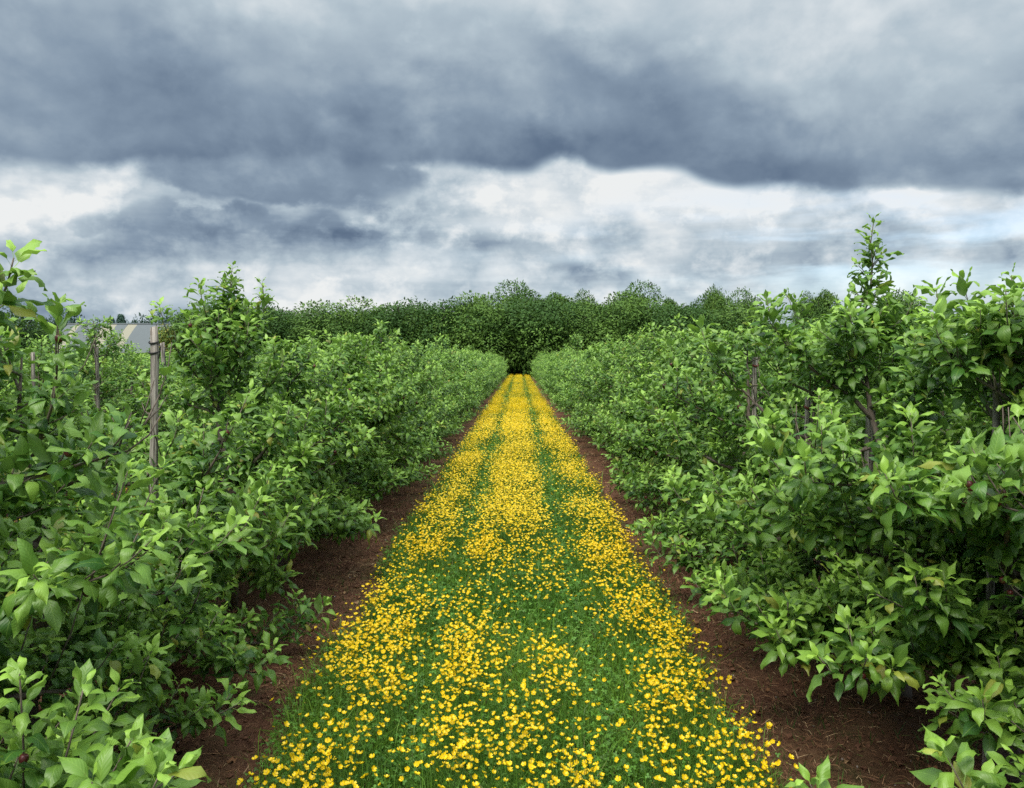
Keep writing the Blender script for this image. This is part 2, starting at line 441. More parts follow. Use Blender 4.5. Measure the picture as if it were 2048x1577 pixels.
# ------------------------------------------------------------------ leaves
def leaf_template(nl, nw, curl=0.9, fold=0.25, wave=0.05, width=0.24, seed=0, petiole=True):
    """unit leaf: x across, y along, z up; columns of quads, arched along its length and folded on the midrib"""
    r = np.random.default_rng(seed)
    t = np.linspace(0, 1, nl + 1)
    w = width * np.clip(np.sin(math.pi * np.clip(t, 0, 1) ** 0.82), 0, 1) ** 0.72
    w[0] = 0.03; w[-1] = 0.004
    if nl >= 5: w[-2] *= 0.72
    u = np.linspace(-1, 1, nw + 1)
    T_, U = np.meshgrid(t, u, indexing='ij')
    W = w[:, None] * U
    W = W + (np.abs(U) > 0.9) * r.uniform(-1, 1, W.shape) * 0.02 * (w[:, None] > 0.05) * np.sign(U)
    ang = -0.25 + curl * t
    cy = np.concatenate([[0], np.cumsum(np.cos((ang[1:] + ang[:-1]) / 2) / nl)])
    cz = -np.concatenate([[0], np.cumsum(np.sin((ang[1:] + ang[:-1]) / 2) / nl)])
    Z = fold * np.abs(W) - (0.9 * np.abs(fold) + 0.25) * W ** 2 / width
    Z = Z + wave * np.sin(T_ * 9 + seed + 2.0 * np.sign(U)) * np.abs(U) ** 2
    X = W + 0.04 * np.sin(T_ * 2.6 + seed)
    Y = cy[:, None] + Z * np.sin(ang)[:, None]
    Zz = cz[:, None] + Z * np.cos(ang)[:, None]
    v = np.stack([X, Y, Zz], -1).reshape(-1, 3)
    uv = np.stack([U * (w[:, None] / width), T_, np.zeros_like(T_)], -1).reshape(-1, 3)
    i = np.arange(nl)[:, None] * (nw + 1); j = np.arange(nw)[None]
    f = np.stack([i + j, i + j + 1, i + nw + 2 + j, i + nw + 1 + j], -1).reshape(-1, 4)
    if petiole:
        n = len(v)
        pw = 0.011
        x0 = v[(nw + 1) // 2][0] if nw % 2 else v[nw // 2][0]
        pv = np.array([[-pw, -0.32, 0.0], [pw, -0.32, 0.0], [x0 + pw, 0.02, 0.0], [x0 - pw, 0.02, 0.0]])
        v = np.concatenate([v, pv]); uv = np.concatenate([uv, np.zeros((4, 3))])
        f = np.concatenate([f, [[n, n + 1, n + 2, n + 3]]])
    return v, f, uv

VAR = [(1.5, 0.30, 0.05), (2.1, 0.10, 0.09), (1.1, 0.55, 0.06), (2.4, -0.25, 0.08), (1.7, 0.75, 0.07), (0.7, 0.35, 0.06), (1.3, -0.3, 0.12), (2.8, 0.4, 0.05), (0.3, 0.9, 0.08)]
NV = len(VAR)
LEAF_LOD = {   # level of detail by distance
    0: [leaf_template(6, 4, c, f, w, 0.172 + 0.022 * (i % 3), i) for i, (c, f, w) in enumerate(VAR)],
    1: [leaf_template(3, 2, c, f, w, 0.205, i, petiole=False) for i, (c, f, w) in enumerate(VAR)],
    2: [leaf_template(2, 2, c, f, 0, 0.225, i, petiole=False) for i, (c, f, w) in enumerate(VAR)],
}

class Leaves:
    def __init__(s): s.rows = []
    def add(s, pos, d, n, size, age, rnd, yel):
        N = len(pos)
        s.rows.append(np.concatenate([pos, d, n, np.broadcast_to(size, N)[:, None], np.broadcast_to(age, N)[:, None],
                                      np.broadcast_to(rnd, N)[:, None], np.broadcast_to(yel, N)[:, None]], 1))
    def arr(s): return np.concatenate(s.rows)      # pos0:3 d3:6 n6:9 size9 age10 rnd11 yel12

def frame(A):
    d = norm(A[:, 3:6]); n = A[:, 6:9]; n = norm(n - (n * d).sum(1, keepdims=True) * d); side = np.cross(d, n)
    return side, d, n

def leaves_mesh(name, A, lod, mat, var):
    vs_, fs_, ts_, us_ = [], [], [], []; off = 0
    side, d, n = frame(A)
    for k, (tv, tf, tu) in enumerate(LEAF_LOD[lod]):
        m = var == k
        if not m.any(): continue
        q = A[m]; S, D, N_ = side[m], d[m], n[m]; sz = q[:, 9][:, None, None]
        base = 0.32 if lod == 0 else 0.12
        tv2 = tv + np.array([0, base, 0])
        P = q[:, None, 0:3] + sz * (tv2[None, :, 0:1] * S[:, None] + tv2[None, :, 1:2] * D[:, None] + tv2[None, :, 2:3] * N_[:, None])
        M = len(q); nv = len(tv)
        vs_.append(P.reshape(-1, 3)); fs_.append((tf[None] + (np.arange(M) * nv)[:, None, None]).reshape(-1, 4) + off); off += M * nv
        tint = np.concatenate([q[:, 10:13], np.ones((M, 1))], 1); ts_.append(np.repeat(tint, nv, 0))
        if lod == 0: us_.append(np.tile(tu, (M, 1)))
        else: us_.append(np.tile(tu, (M, 1)))
    at = {'tint': ('FLOAT_COLOR', np.concatenate(ts_)), 'luv': ('FLOAT_VECTOR', np.concatenate(us_))}
    return raw_mesh(name, np.concatenate(vs_), np.concatenate(fs_), mat, at)

UP = np.array([0, 0, 1.0])
def leaves_on_shoot(L, pts, rng, spacing, size0, size1, age0, age1, young_tip=True, yel=0.03, open0=1.25, open1=0.55):
    pts = np.asarray(pts); seg = np.linalg.norm(np.diff(pts, axis=0), axis=1); cum = np.concatenate([[0], np.cumsum(seg)]); ln = cum[-1]
    n = max(3, int(ln / spacing))
    s = np.linspace(0.06, 1.0, n) ** 0.85
    P = np.stack([np.interp(s * ln, cum, pts[:, i]) for i in range(3)], 1)
    ax = norm(np.gradient(P, axis=0) if n > 2 else np.repeat((pts[-1] - pts[0])[None], n, 0))
    ph = np.arange(n) * 2.4 + rng.uniform(0, 6.28)
    a = norm(np.cross(ax, np.array([0.31, 0.2, 0.9]) + 0 * ax)); b = np.cross(ax, a)
    out = np.cos(ph)[:, None] * a + np.sin(ph)[:, None] * b
    op = open0 + (open1 - open0) * s ** 2 + rng.uniform(-0.2, 0.2, n)
    d = norm(np.cos(op)[:, None] * ax + np.sin(op)[:, None] * out + np.array([0, 0, 0.10]))
    nn = norm(0.75 * ax + 1.0 * UP + rng.normal(0, 0.22, (n, 3)))
    prof = np.where(s > 0.72, 1 - (s - 0.72) / 0.28 * 0.5, 1.0) * np.where(s < 0.2, 0.75, 1)
    size = (size0 + (size1 - size0) * rng.random(n)) * prof
    age = np.clip(age0 + (age1 - age0) * s ** 2.6 + rng.normal(0, 0.08, n), 0, 1)
    y = (rng.random(n) < yel) * rng.uniform(0.3, 1, n)
    L.add(P, d, nn, size, age, rng.random(n), y)

def gen_tree(rng, H, Rk, skirt_top=1.2, leader=0.42, dens=1.0, lean=(0, 0), extra=(), zmin=0.12, spires=()):
    """a slender spindle apple tree: trunk, whorls of limbs, leafy shoots. Returns branch tubes and leaves in local space."""
    trunk = []
    nz = 9
    wob = rng.normal(0, 0.018, (nz, 2)).cumsum(0)
    for i in range(nz):
        t = i / (nz - 1)
        trunk.append([lean[0] * t + wob[i, 0] * (i > 0), lean[1] * t + wob[i, 1] * (i > 0), (H - 0.04) * t - 0.03 * (i == 0)])
    trunk = np.array(trunk)
    def tp(z):
        return np.array([np.interp(z, trunk[:, 2], trunk[:, 0]), np.interp(z, trunk[:, 2], trunk[:, 1]), z])
    L = Leaves(); branches = []
    nb = int(33 * (0.8 + 0.2 * dens) * H / 1.9)
    az = rng.uniform(0, 6.28)
    specs = []
    for i in range(nb):
        z = 0.22 + (H * 0.93 - 0.22) * (i / (nb - 1)) ** 1.4 + rng.uniform(-0.03, 0.03)
        if z < skirt_top: ln = Rk * rng.uniform(0.72, 1.12)
        else: ln = (leader * max(0.0, 1 - (z - skirt_top) / max(0.1, H * 0.98 - skirt_top)) ** 1.25 + 0.07) * rng.uniform(0.7, 1.25)
        if z < 0.4: ln *= 0.95
        az += 2.4 + rng.uniform(-0.4, 0.4)
        el = (rng.uniform(-0.28, 0.15) if i < 7 else rng.uniform(-0.05, 0.5)) if z < skirt_top else rng.uniform(0.25, 0.9)
        specs.append((tp(z), az, el, ln, None))
    for e in extra: specs.append((tp(e[0]), 0, 0, 0 if len(e) < 3 else -1, np.array(e[1])))
    for (p0, a_, el, ln, end) in specs:
        spec_ln = ln
        n = 6; pts = [p0]
        if end is None:
            d = np.array([math.cos(a_) * math.cos(el), math.sin(a_) * math.cos(el), math.sin(el)])
            for k in range(1, n):
                d = norm(d + rng.normal(0, 0.13, 3) + np.array([0, 0, (0.10 if k > 2 else -0.06)]))
                q = pts[-1] + d * ln / (n - 1)
                q[2] = max(q[2], zmin * rng.uniform(0.75, 1.1))
                pts.append(q)
        else:
            for k in range(1, n):
                t = k / (n - 1); q = p0 + (end - p0) * t; q = q + np.array([0, 0, -0.07 * math.sin(math.pi * t)]) + rng.normal(0, 0.01, 3); pts.append(q)
            pts[-1] = end; ln = np.linalg.norm(end - p0)
        bare = spec_ln == -1
        pts = np.array(pts)
        thick = 0.006 + 0.012 * min(1, ln / 0.8) * rng.uniform(0.7, 1.3) * (1.6 if p0[2] < 0.9 else 0.7)
        tubes = [(pts, np.linspace(thick, 0.0028, n))]
        # spur leaves along the limb
        m = max(2, int(ln / (0.055 if not bare else 0.4) * dens)); s = rng.uniform(0.12, 1, m)
        idx = s * (n - 1); P = np.stack([np.interp(idx, np.arange(n), pts[:, i]) for i in range(3)], 1)
        k5 = 5; P5 = np.repeat(P, k5, 0); ph = rng.uniform(0, 6.28, len(P5)); el5 = rng.uniform(-0.1, 1.0, len(P5))
        d5 = np.stack([np.cos(ph) * np.cos(el5), np.sin(ph) * np.cos(el5), np.sin(el5)], 1)
        L.add(P5 + d5 * 0.012, d5, norm(UP + rng.normal(0, 0.3, (len(P5), 3))), rng.uniform(0.060, 0.112, len(P5)), np.clip(rng.normal(0.12, 0.1, len(P5)), 0, 1),
              rng.random(len(P5)), (rng.random(len(P5)) < 0.025) * rng.uniform(0.4, 1, len(P5)))
        # shoots
        ns = max(1, int(ln / (0.082 if end is None else 0.055) * dens))
        for k in range(0 if bare else ns):
            t = 0.15 + 0.85 * (k + rng.uniform(0.2, 1)) / ns; t = min(t, 1)
            q = np.array([np.interp(t * (n - 1), np.arange(n), pts[:, i]) for i in range(3)])
            out = norm(np.array([pts[-1][0] - p0[0], pts[-1][1] - p0[1], 0.0]) + 1e-6)
            sd = norm(out * rng.uniform(0.2, 1.0) + np.array([-out[1], out[0], 0]) * rng.uniform(-1, 1) + UP * rng.uniform(0.15, 1.25))
            sl = rng.uniform(0.08, 0.24)
            if rng.random() < (0.12 if q[2] < 0.9 else 0.24): sl *= 1.6; sd = norm(sd + UP)
            if q[2] > skirt_top: sl *= 0.8
            q1 = q + sd * sl * 0.5 + rng.normal(0, 0.008, 3); q2 = q1 + norm(sd + UP * 0.25) * sl * 0.5
            sp = np.array([q, q1, q2])
            tubes.append((sp, np.array([0.0032, 0.0026, 0.0018])))
            leaves_on_shoot(L, sp, rng, 0.0150 / dens, 0.068, 0.112, rng.uniform(0.0, 0.25), rng.uniform(0.6, 1.1))
        # tip of the limb: an own leafy shoot
        e = pts[-1]; dd = norm(norm(pts[-1] - pts[-2]) + UP * 0.5); sl = rng.uniform(0.12, 0.26)
        if end is not None: sl = 0.14
        sp = np.array([e, e + dd * sl * 0.5, e + norm(dd + UP * 0.3) * sl])
        tubes.append((sp, np.array([0.003, 0.0026, 0.0018])))
        leaves_on_shoot(L, sp, rng, 0.0145 / dens, 0.075, 0.115, 0.15, 1.0)
        branches.append(tubes)
    # upright spires: one long shoot set with short leafy ones
    for (sx, sy, z0, z1) in spires:
        m = 7; zz = np.linspace(z0, z1, m); bx, by = tp(z0)[:2]; t = (zz - z0) / (z1 - z0)
        sp = np.stack([bx + (sx - bx) * np.minimum(1, t * 1.6) + rng.normal(0, .006, m), by + (sy - by) * np.minimum(1, t * 1.6) + rng.normal(0, .006, m), zz], 1)
        tubes = [(sp, np.linspace(0.008, 0.002, m))]
        leaves_on_shoot(L, sp, rng, 0.013, 0.07, 0.11, 0.1, 0.9, open0=1.35, open1=0.6)
        ln_ = z1 - z0
        for q in range(int(ln_ * 42)):
            tt = rng.uniform(0, 0.8); q0 = np.array([np.interp(tt, t, sp[:, i]) for i in range(3)]); a_ = rng.uniform(0, 6.28)
            sl = rng.uniform(.05, .17) * (1 - tt) + 0.03; q2 = q0 + np.array([math.cos(a_) * 0.75, math.sin(a_) * 0.75, 0.8]) * sl
            pp = np.array([q0, (q0 + q2) / 2, q2]); tubes.append((pp, np.array([.003, .0024, .0018])))
            leaves_on_shoot(L, pp, rng, 0.018, 0.065, 0.10, 0.1, 0.8)
        branches.append(tubes)
    # the leader
    top = trunk[-1]
    ld = np.array([top - [0, 0, 0.30], top - [0, 0, 0.15], top, top + [rng.normal(0, 0.015), rng.normal(0, 0.015), 0.05]])
    leaves_on_shoot(L, ld, rng, 0.014, 0.055, 0.085, 0.2, 0.9)
    rad = np.linspace(0.040, 0.0035, nz) * rng.uniform(0.9, 1.15); rad[0] *= 1.25
    return trunk, rad, branches, L.arr()

LEAF_CACHE = {}
def leaf_object_mesh(var, ab, rb, yb):
    key = (var, ab, rb, yb)
    if key not in LEAF_CACHE:
        tv, tf, tu = LEAF_LOD[0][var]
        t = np.tile([ab / 4.0, rb / 3.0, yb * 0.7, 1.0], (len(tv), 1))
        LEAF_CACHE[key] = raw_mesh('leaf', tv + np.array([0, 0.32, 0]), tf, M_LEAF, {'tint': ('FLOAT_COLOR', t), 'luv': ('FLOAT_VECTOR', tu)})
    return LEAF_CACHE[key]

def project(P):
    """place in the photograph (2048 x 1577) and distance of world points"""
    x, y, z = P[:, 0], np.maximum(P[:, 1], 0.05), P[:, 2]
    return VPX + x / y * FPX, VPY - (z - CAM_H) / y * FPX, y

# stakes that stand visible: x, y, top, bottom of the part seen, tilt
STAKES = [
    (-1.86, 4.02, 1.81, 1.12, 0.0195, 'tall weathered grey wooden stake standing alone between apple trees left of the path', 0.012),
    (-5.50, 12.40, 1.90, 1.55, 0.030, 'grey stake with a dark tie just right of the tall stake, in the second row', -0.02),
    (-5.48, 10.35, 1.80, 1.00, 0.025, 'thin grey stake left of the tall stake, behind the short apple trees', 0.0),
    (-5.46, 8.95, 1.72, 1.35, 0.020, 'grey stake half hidden in leaves at the far left of the second row', 0.0),
    (1.84, 6.30, 1.66, 1.15, 0.0185, 'pale grey stake with a reddish top among leaves, farthest right of the path', 0.01),
    (1.84, 5.16, 1.40, 1.08, 0.016, 'slim pale stake between the reddish topped stake and the tallest apple tree', 0.015),
    (1.80, 4.13, 1.38, 1.05, 0.022, 'thick stake supporting the tallest apple tree right of the path', 0.01),
    (1.84, 3.10, 1.55, 1.32, 0.014, 'grey stake at the right edge under a leafy overhanging apple bough', 0.0),
]
def prune_sightlines(W, keepR=1.0):
    """openings in the foliage before the stakes"""
    keep = np.ones(len(W), bool)
    for (sx, sy, top, bot, r, _, _) in STAKES:
        if bot is None: continue
        k = W[:, 1] / sy
        dx = np.abs(W[:, 0] - sx * k)
        zt = CAM_H + (top - CAM_H) * k; zb = CAM_H + (bot - CAM_H) * k
        keep &= ~((W[:, 1] < sy + 0.08) & (W[:, 1] > 0.3) & (dx < (r + 0.035) * keepR) & (W[:, 2] < np.maximum(zt, zb) + 0.05) & (W[:, 2] > np.minimum(zt, zb) - 0.02))
    return keep

def add_apples(root, rng, A, n):
    for i in range(n):
        q = A[rng.integers(len(A))]
        o = link('apple', APPLE_MESH, root, tuple(q[:3] + np.array([0, 0, -0.03])))
        s = rng.uniform(0.6, 0.95); o.scale = (s, s, s); o.rotation_euler = (rng.uniform(-0.4, 0.4), rng.uniform(-0.4, 0.4), rng.uniform(0, 6))

def apple_mesh():
    prof = [(0.0, 0.010), (0.004, 0.0128), (0.009, 0.0135), (0.0135, 0.009), (0.0150, 0.0), (0.0135, -0.008), (0.009, -0.0145), (0.0045, -0.0165), (0.003, -0.0135), (0.0, -0.0125)]
    n = 10; v = []; f = []
    for (r, z) in prof:
        for k in range(n): v.append((max(r, 0.0004) * math.cos(k * 2 * math.pi / n), max(r, 0.0004) * math.sin(k * 2 * math.pi / n), z))
    for i in range(len(prof) - 1):
        for k in range(n): f.append((i * n + (k + 1) % n, i * n + k, (i + 1) * n + k, (i + 1) * n + (k + 1) % n))
    b = len(v)                                                             # stalk
    for z, r, x in ((0.008, 0.0009, 0), (0.032, 0.0009, 0.004)):
        for k in range(4): v.append((x + r * math.cos(k * 1.57), r * math.sin(k * 1.57), z))
    for k in range(4): f.append((b + k, b + (k + 1) % 4, b + 4 + (k + 1) % 4, b + 4 + k))
    for a in range(5):                                                     # dried calyx
        c = len(v); t = a * 1.2566
        for (r, tt, z) in ((0.002, t - .3, -0.0135), (0.002, t + .3, -0.0135), (0.006, t + .1, -0.0185), (0.006, t - .1, -0.0185)):
            v.append((r * math.cos(tt), r * math.sin(tt), z))
        f.append((c, c + 1, c + 2, c + 3))
    v = np.array(v) * 1.05
    return raw_mesh('apple', v, np.array(f), M_APPLE)
APPLE_MESH = apple_mesh()

# ------------------------------------------------------------------ the near apple trees, each its own
G_NEAR = None
near = []
def N_(x, y, H, Rk, label, group=None, **kw): near.append(dict(x=x, y=y, H=H, R=Rk, label=label, group=group, kw=kw))

# left row
N_(-1.87, 2.05, 1.85, 0.84, 'nearest apple tree at the left edge, one leafy bough reaching up against the sky', extra=((1.55, (0.56, -0.05, 1.74)), (0.5, (1.02, -0.35, 0.62)), (0.9, (0.80, 0.0, 1.05))), leader=0.52)
N_(-1.88, 3.02, 1.66, 0.84, 'second apple tree on the left, its bushy head just above the horizon', leader=0.38)
N_(-1.90, 4.00, 1.10, 0.86, 'low apple tree at the foot of the tall weathered stake', skirt_top=1.0, leader=0.3)
N_(-1.87, 5.12, 2.0, 0.86, 'tall apple tree with a leafy double spire, right of the tall weathered stake', leader=0.42, skirt_top=1.15, spires=((0.03, 0, 1.6, 2.2), (0.23, 0, 1.5, 2.1)))
N_(-1.83, 6.12, 1.66, 0.84, 'apple tree leaning against the spired one, on the side of the wood', leader=0.45)
N_(-1.86, 7.15, 1.56, 0.82, 'sixth apple tree of the row left of the path, with a rounded head')
N_(-1.86, 8.15, 1.70, 0.86, 'seventh apple tree left of the path, one pale shoot over the soil', extra=((0.9, (0.72, -0.1, 1.12)),))
N_(-1.84, 9.15, 1.74, 0.84, 'eighth apple tree left of the path, level topped')
N_(-1.86, 10.2, 2.02, 0.84, 'apple tree with a pointed crown halfway along the left hedge of trees')
for i in range(4): N_(-1.85 + 0.02 * (i % 2), 11.2 + i * 1.03, (1.78, 1.72, 1.84, 1.76)[i], 0.82, 'middle distance apple tree in the row left of the path', 'apple trees in the middle distance left of the path')
# right row
N_(1.92, 1.85, 1.72, 0.86, 'nearest apple tree at the right edge, a single shoot hanging over the soil', zmin=0.42, dens=1.4, extra=((0.42, (-1.04, 0.25, 0.36), 1),), leader=0.5)
N_(1.90, 3.02, 1.76, 0.88, 'apple tree at the right edge with an overhanging bough and shoots against the sky', zmin=0.46, dens=1.45, spires=((-0.08, -0.04, 1.35, 1.93),), leader=0.55, extra=((1.3, (-0.14, 0.0, 1.68)), (1.2, (0.0, -0.3, 1.62))))
N_(1.84, 3.80, 1.86, 1.02, 'tallest apple tree, with a slender leafy spire high over the right row', zmin=0.36, dens=1.4, leader=0.60, spires=((-0.03, 0.35, 1.65, 2.33),), skirt_top=1.25, lean=(-0.06, 0.34))
N_(1.86, 5.18, 1.84, 0.97, 'apple tree left of the tallest one, behind the slim pale stake', leader=0.5)
N_(1.85, 6.22, 1.80, 0.88, 'fifth apple tree right of the path, around the reddish topped stake', leader=0.46)
N_(1.86, 7.25, 1.78, 0.88, 'sixth apple tree right of the path, broad and light green')
N_(1.85, 8.30, 1.88, 0.86, 'seventh apple tree right of the path, with upright shoots')
N_(1.87, 9.32, 1.84, 0.84, 'eighth apple tree right of the path, before the dark wood')
N_(1.85, 10.4, 1.98, 0.84, 'apple tree with the highest head halfway along the right hedge of trees')
for i in range(4): N_(1.86 - 0.02 * (i % 2), 11.4 + i * 1.03, (1.86, 1.95, 1.78, 1.84)[i], 0.82, 'middle distance apple tree in the row right of the path', 'apple trees in the middle distance right of the path')
# second row seen over the low tree on the left
for i, y in enumerate((8.3, 9.3, 10.35, 11.4, 12.45, 13.5)):
    N_(-5.55, y, (1.72, 1.68, 2.15, 1.62, 1.55, 1.7)[i], 0.86,
       'second row apple tree with a thin raised spire before the shed roof' if i == 2 else 'apple tree of the second row on the left, seen over the low tree',
       None if i == 2 else 'second row apple trees behind the tall stake')
for i, y in enumerate((8.6, 9.7, 10.8)):
    N_(5.55, y, (1.95, 2.05, 1.9)[i], 0.86, 'apple tree of the second row at the right edge, behind the nearest trees', 'second row apple trees at the right edge')

def build_near():
    gens = []
    for i, t in enumerate(near):
        rng = np.random.default_rng(100 + i)
        dist = math.hypot(t['x'], t['y'])
        t['lod'] = 0 if dist < 6.0 else 1
        trunk, rad, br, A = gen_tree(rng, t['H'], t['R'] * (0.93 if t['x'] > 0 else 0.90), dens=t['kw'].pop('dens', 1.18 if dist < 10 else 0.95), **t['kw'])
        off = np.array([t['x'], t['y'], 0])
        W = A[:, :3] + off
        k = prune_sightlines(W + A[:, 3:6] * A[:, 9:10] * 0.6) & prune_sightlines(W) & (np.linalg.norm(W - [0, 0, CAM_H], axis=1) > 1.25)
        k &= A[:, 2] > 0.07
        A = A[k]
        t.update(trunk=trunk, rad=rad, br=br, A=A, rng=rng, z0=float(ground_z(t['x'], t['y'])))
        gens.append((i, A))
    # which leaves show: a coarse depth buffer over all of them
    allP = np.concatenate([A[:, :3] + A[:, 3:6] * A[:, 9:10] * 0.6 + [near[i]['x'], near[i]['y'], 0] for i, A in gens])
    sz = np.concatenate([A[:, 9] for _, A in gens])
    px, py, dep = project(allP)
    cell = 14.0
    ix = np.floor(px / cell).astype(int); iy = np.floor(py / cell).astype(int)
    W_, H_ = int(2048 / cell) + 1, int(1577 / cell) + 1
    inf = (ix >= 0) & (ix < W_) & (iy >= 0) & (iy < H_) & (allP[:, 1] > 0.4)
    zb = np.full((W_, H_), 1e9)
    np.minimum.at(zb, (ix[inf], iy[inf]), dep[inf])
    vis = np.zeros(len(allP), bool)
    vis[inf] = dep[inf] < zb[ix[inf], iy[inf]] + 0.10
    pix = sz * FPX / dep
    o = 0
    nleaf = 0
    for i, A in gens:
        n = len(A); v = vis[o:o + n] & (pix[o:o + n] > 9.5); p = pix[o:o + n]; o += n
        t = near[i]; rng = t['rng']
        idx = np.where(v)[0]
        idx = idx[np.argsort(-p[idx])][:300]
        mask = np.zeros(n, bool); mask[idx] = True
        root = bpy.data.objects.new('apple_tree', None); col.objects.link(root)
        root.location = (t['x'], t['y'], t['z0']); root.empty_display_size = 0.1
        tag(root, t['label'], 'apple tree', t['group'] or 'apple trees planted in rows')
        g = Geo(); g.tube(t['trunk'], t['rad'], 8, jitter=0.12, rng=rng); link('trunk', g.mesh('trunk', M_BARK), root)
        for tubes in t['br']:
            g = Geo()
            for q, (pts, rr) in enumerate(tubes): g.tube(pts, rr, (5 if q == 0 else 4) if t['lod'] == 0 else (4 if q == 0 else 3))
            link('branch', g.mesh('branch', M_BARK if tubes[0][1][0] > 0.011 else M_TWIG), root)
        var = rng.integers(0, NV, n)
        link('leaves', leaves_mesh('leaves', A[~mask], t['lod'], M_LEAF, var[~mask]), root, kind='stuff')
        side, d, nn = frame(A)
        for j in idx:
            a = A[j]
            me = leaf_object_mesh(int(var[j]), int(round(a[10] * 4)), int(round(a[11] * 3)), int(a[12] > 0.3))
            ob = bpy.data.objects.new('leaf', me); col.objects.link(ob); ob.parent = root
            s = a[9]
            ob.matrix_local = Matrix(((side[j][0] * s, d[j][0] * s, nn[j][0] * s, a[0]), (side[j][1] * s, d[j][1] * s, nn[j][1] * s, a[1]),
                                      (side[j][2] * s, d[j][2] * s, nn[j][2] * s, a[2]), (0, 0, 0, 1)))
            nleaf += 1
        cand = A[v] if v.sum() > 10 else A
        if abs(t['x']) < 3 and t['y'] < 9: add_apples(root, rng, cand, int(rng.integers(3, 7)))
    print('leaf objects', nleaf)
build_near()

# ------------------------------------------------------------------ the farther trees of the rows: copies of six kinds
def build_far_rows():
    protos = []
    for k in range(6):
        rng = np.random.default_rng(900 + k)
        H = (1.72, 1.86, 1.78, 1.95, 1.68, 1.82)[k]
        trunk, rad, br, A = gen_tree(rng, H, 0.80, dens=0.85, leader=0.34)
        A[:, 9] *= 1.12
        g = Geo(); g.tube(trunk, rad, 5)
        tm = g.mesh('trunk', M_BARK)
        g = Geo()
        for tubes in br:
            g.tube(tubes[0][0], tubes[0][1], 3)
        bm_ = g.mesh('branches', M_BARK)
        lm = leaves_mesh('leaves', A, 2, M_LEAF, rng.integers(0, NV, len(A)))
        protos.append((tm, bm_, lm))
    rng = np.random.default_rng(5)
    rows = []
    for s, ys in ((-1, np.arange(15.4, 70, 1.04)), (1, np.arange(15.55, 70, 1.04))):
        sd = 'left' if s < 0 else 'right'
        rows.append((s * ROW, ys, f'distant apple tree in the leafy row just {sd} of the flower path', f'far apple trees of the first row on the {sd}'))
    for s, ys in ((-1, np.arange(14.6, 69.5, 1.04)), (1, np.arange(11.9, 69.5, 1.04))):
        sd = 'left' if s < 0 else 'right'
        rows.append((s * ROW * 3, ys, f'apple tree in the second row {sd} of the flower path, top showing', f'far apple trees of the second row on the {sd}'))
    for s, ys in ((-1, np.arange(14.2, 36, 1.04)), (1, np.arange(14.5, 36, 1.04))):
        sd = 'left' if s < 0 else 'right'
        rows.append((s * ROW * 5, ys, f'apple tree in the third row {sd} of the flower path, top showing', f'far apple trees of the third row on the {sd}'))
    cnt = 0
    for (x, ys, lab, grp) in rows:
        for y in ys:
            tm, bm_, lm = protos[rng.integers(6)]
            xx = x + rng.normal(0, 0.04); yy = y + rng.normal(0, 0.07)
            root = bpy.data.objects.new('apple_tree', None); col.objects.link(root)
            root.location = (xx, yy, float(ground_z(xx, yy))); root.rotation_euler = (0, 0, rng.uniform(0, 6.28))
            hs = rng.uniform(0.93, 1.06) + (rng.uniform(0.08, 0.2) if rng.random() < 0.16 else 0)
            root.scale = (rng.uniform(0.95, 1.08),) * 2 + (hs,)
            tag(root, lab, 'apple tree', grp)
            link('trunk', tm, root); link('leaves', lm, root, kind='stuff')
            if y < 26: link('branches', bm_, root, kind='stuff')
            cnt += 1
    print('far trees', cnt)
    # rows beyond the third: one mass
    g = []
    rng = np.random.default_rng(77)
    for s in (-1, 1):
        for k in (5, 7, 9, 11, 13, 15, 17):
            for y in np.arange(36.4 if k == 5 else max(16, k * ROW / 0.68), 69, 1.1):
                n = 150
                th = rng.uniform(0, 6.28, n); z = rng.uniform(0.25, 1, n) ** 0.7 * rng.uniform(1.6, 2.0); r = np.where(z < 1.2, 0.8, 0.45) * np.sqrt(rng.random(n))
                P = np.stack([s * k * ROW + r * np.cos(th), y + r * np.sin(th), z], 1)
                d = norm(np.stack([np.cos(th), np.sin(th), rng.uniform(-0.3, 1, n)], 1)); nn = norm(UP + rng.normal(0, .4, (n, 3)))
                g.append(np.concatenate([P, d, nn, rng.uniform(0.14, 0.2, n)[:, None], np.clip(rng.normal(0.3, 0.25, n), 0, 1)[:, None], rng.random(n)[:, None], np.zeros((n, 1))], 1))
    A = np.concatenate(g)
    o = link('distant_orchard', leaves_mesh('distant_orchard', A, 2, M_LEAF, rng.integers(0, NV, len(A))), kind='stuff')
    tag(o, 'mass of further apple rows seen as one green band beyond the second and third rows', 'orchard', kind='stuff')
build_far_rows()

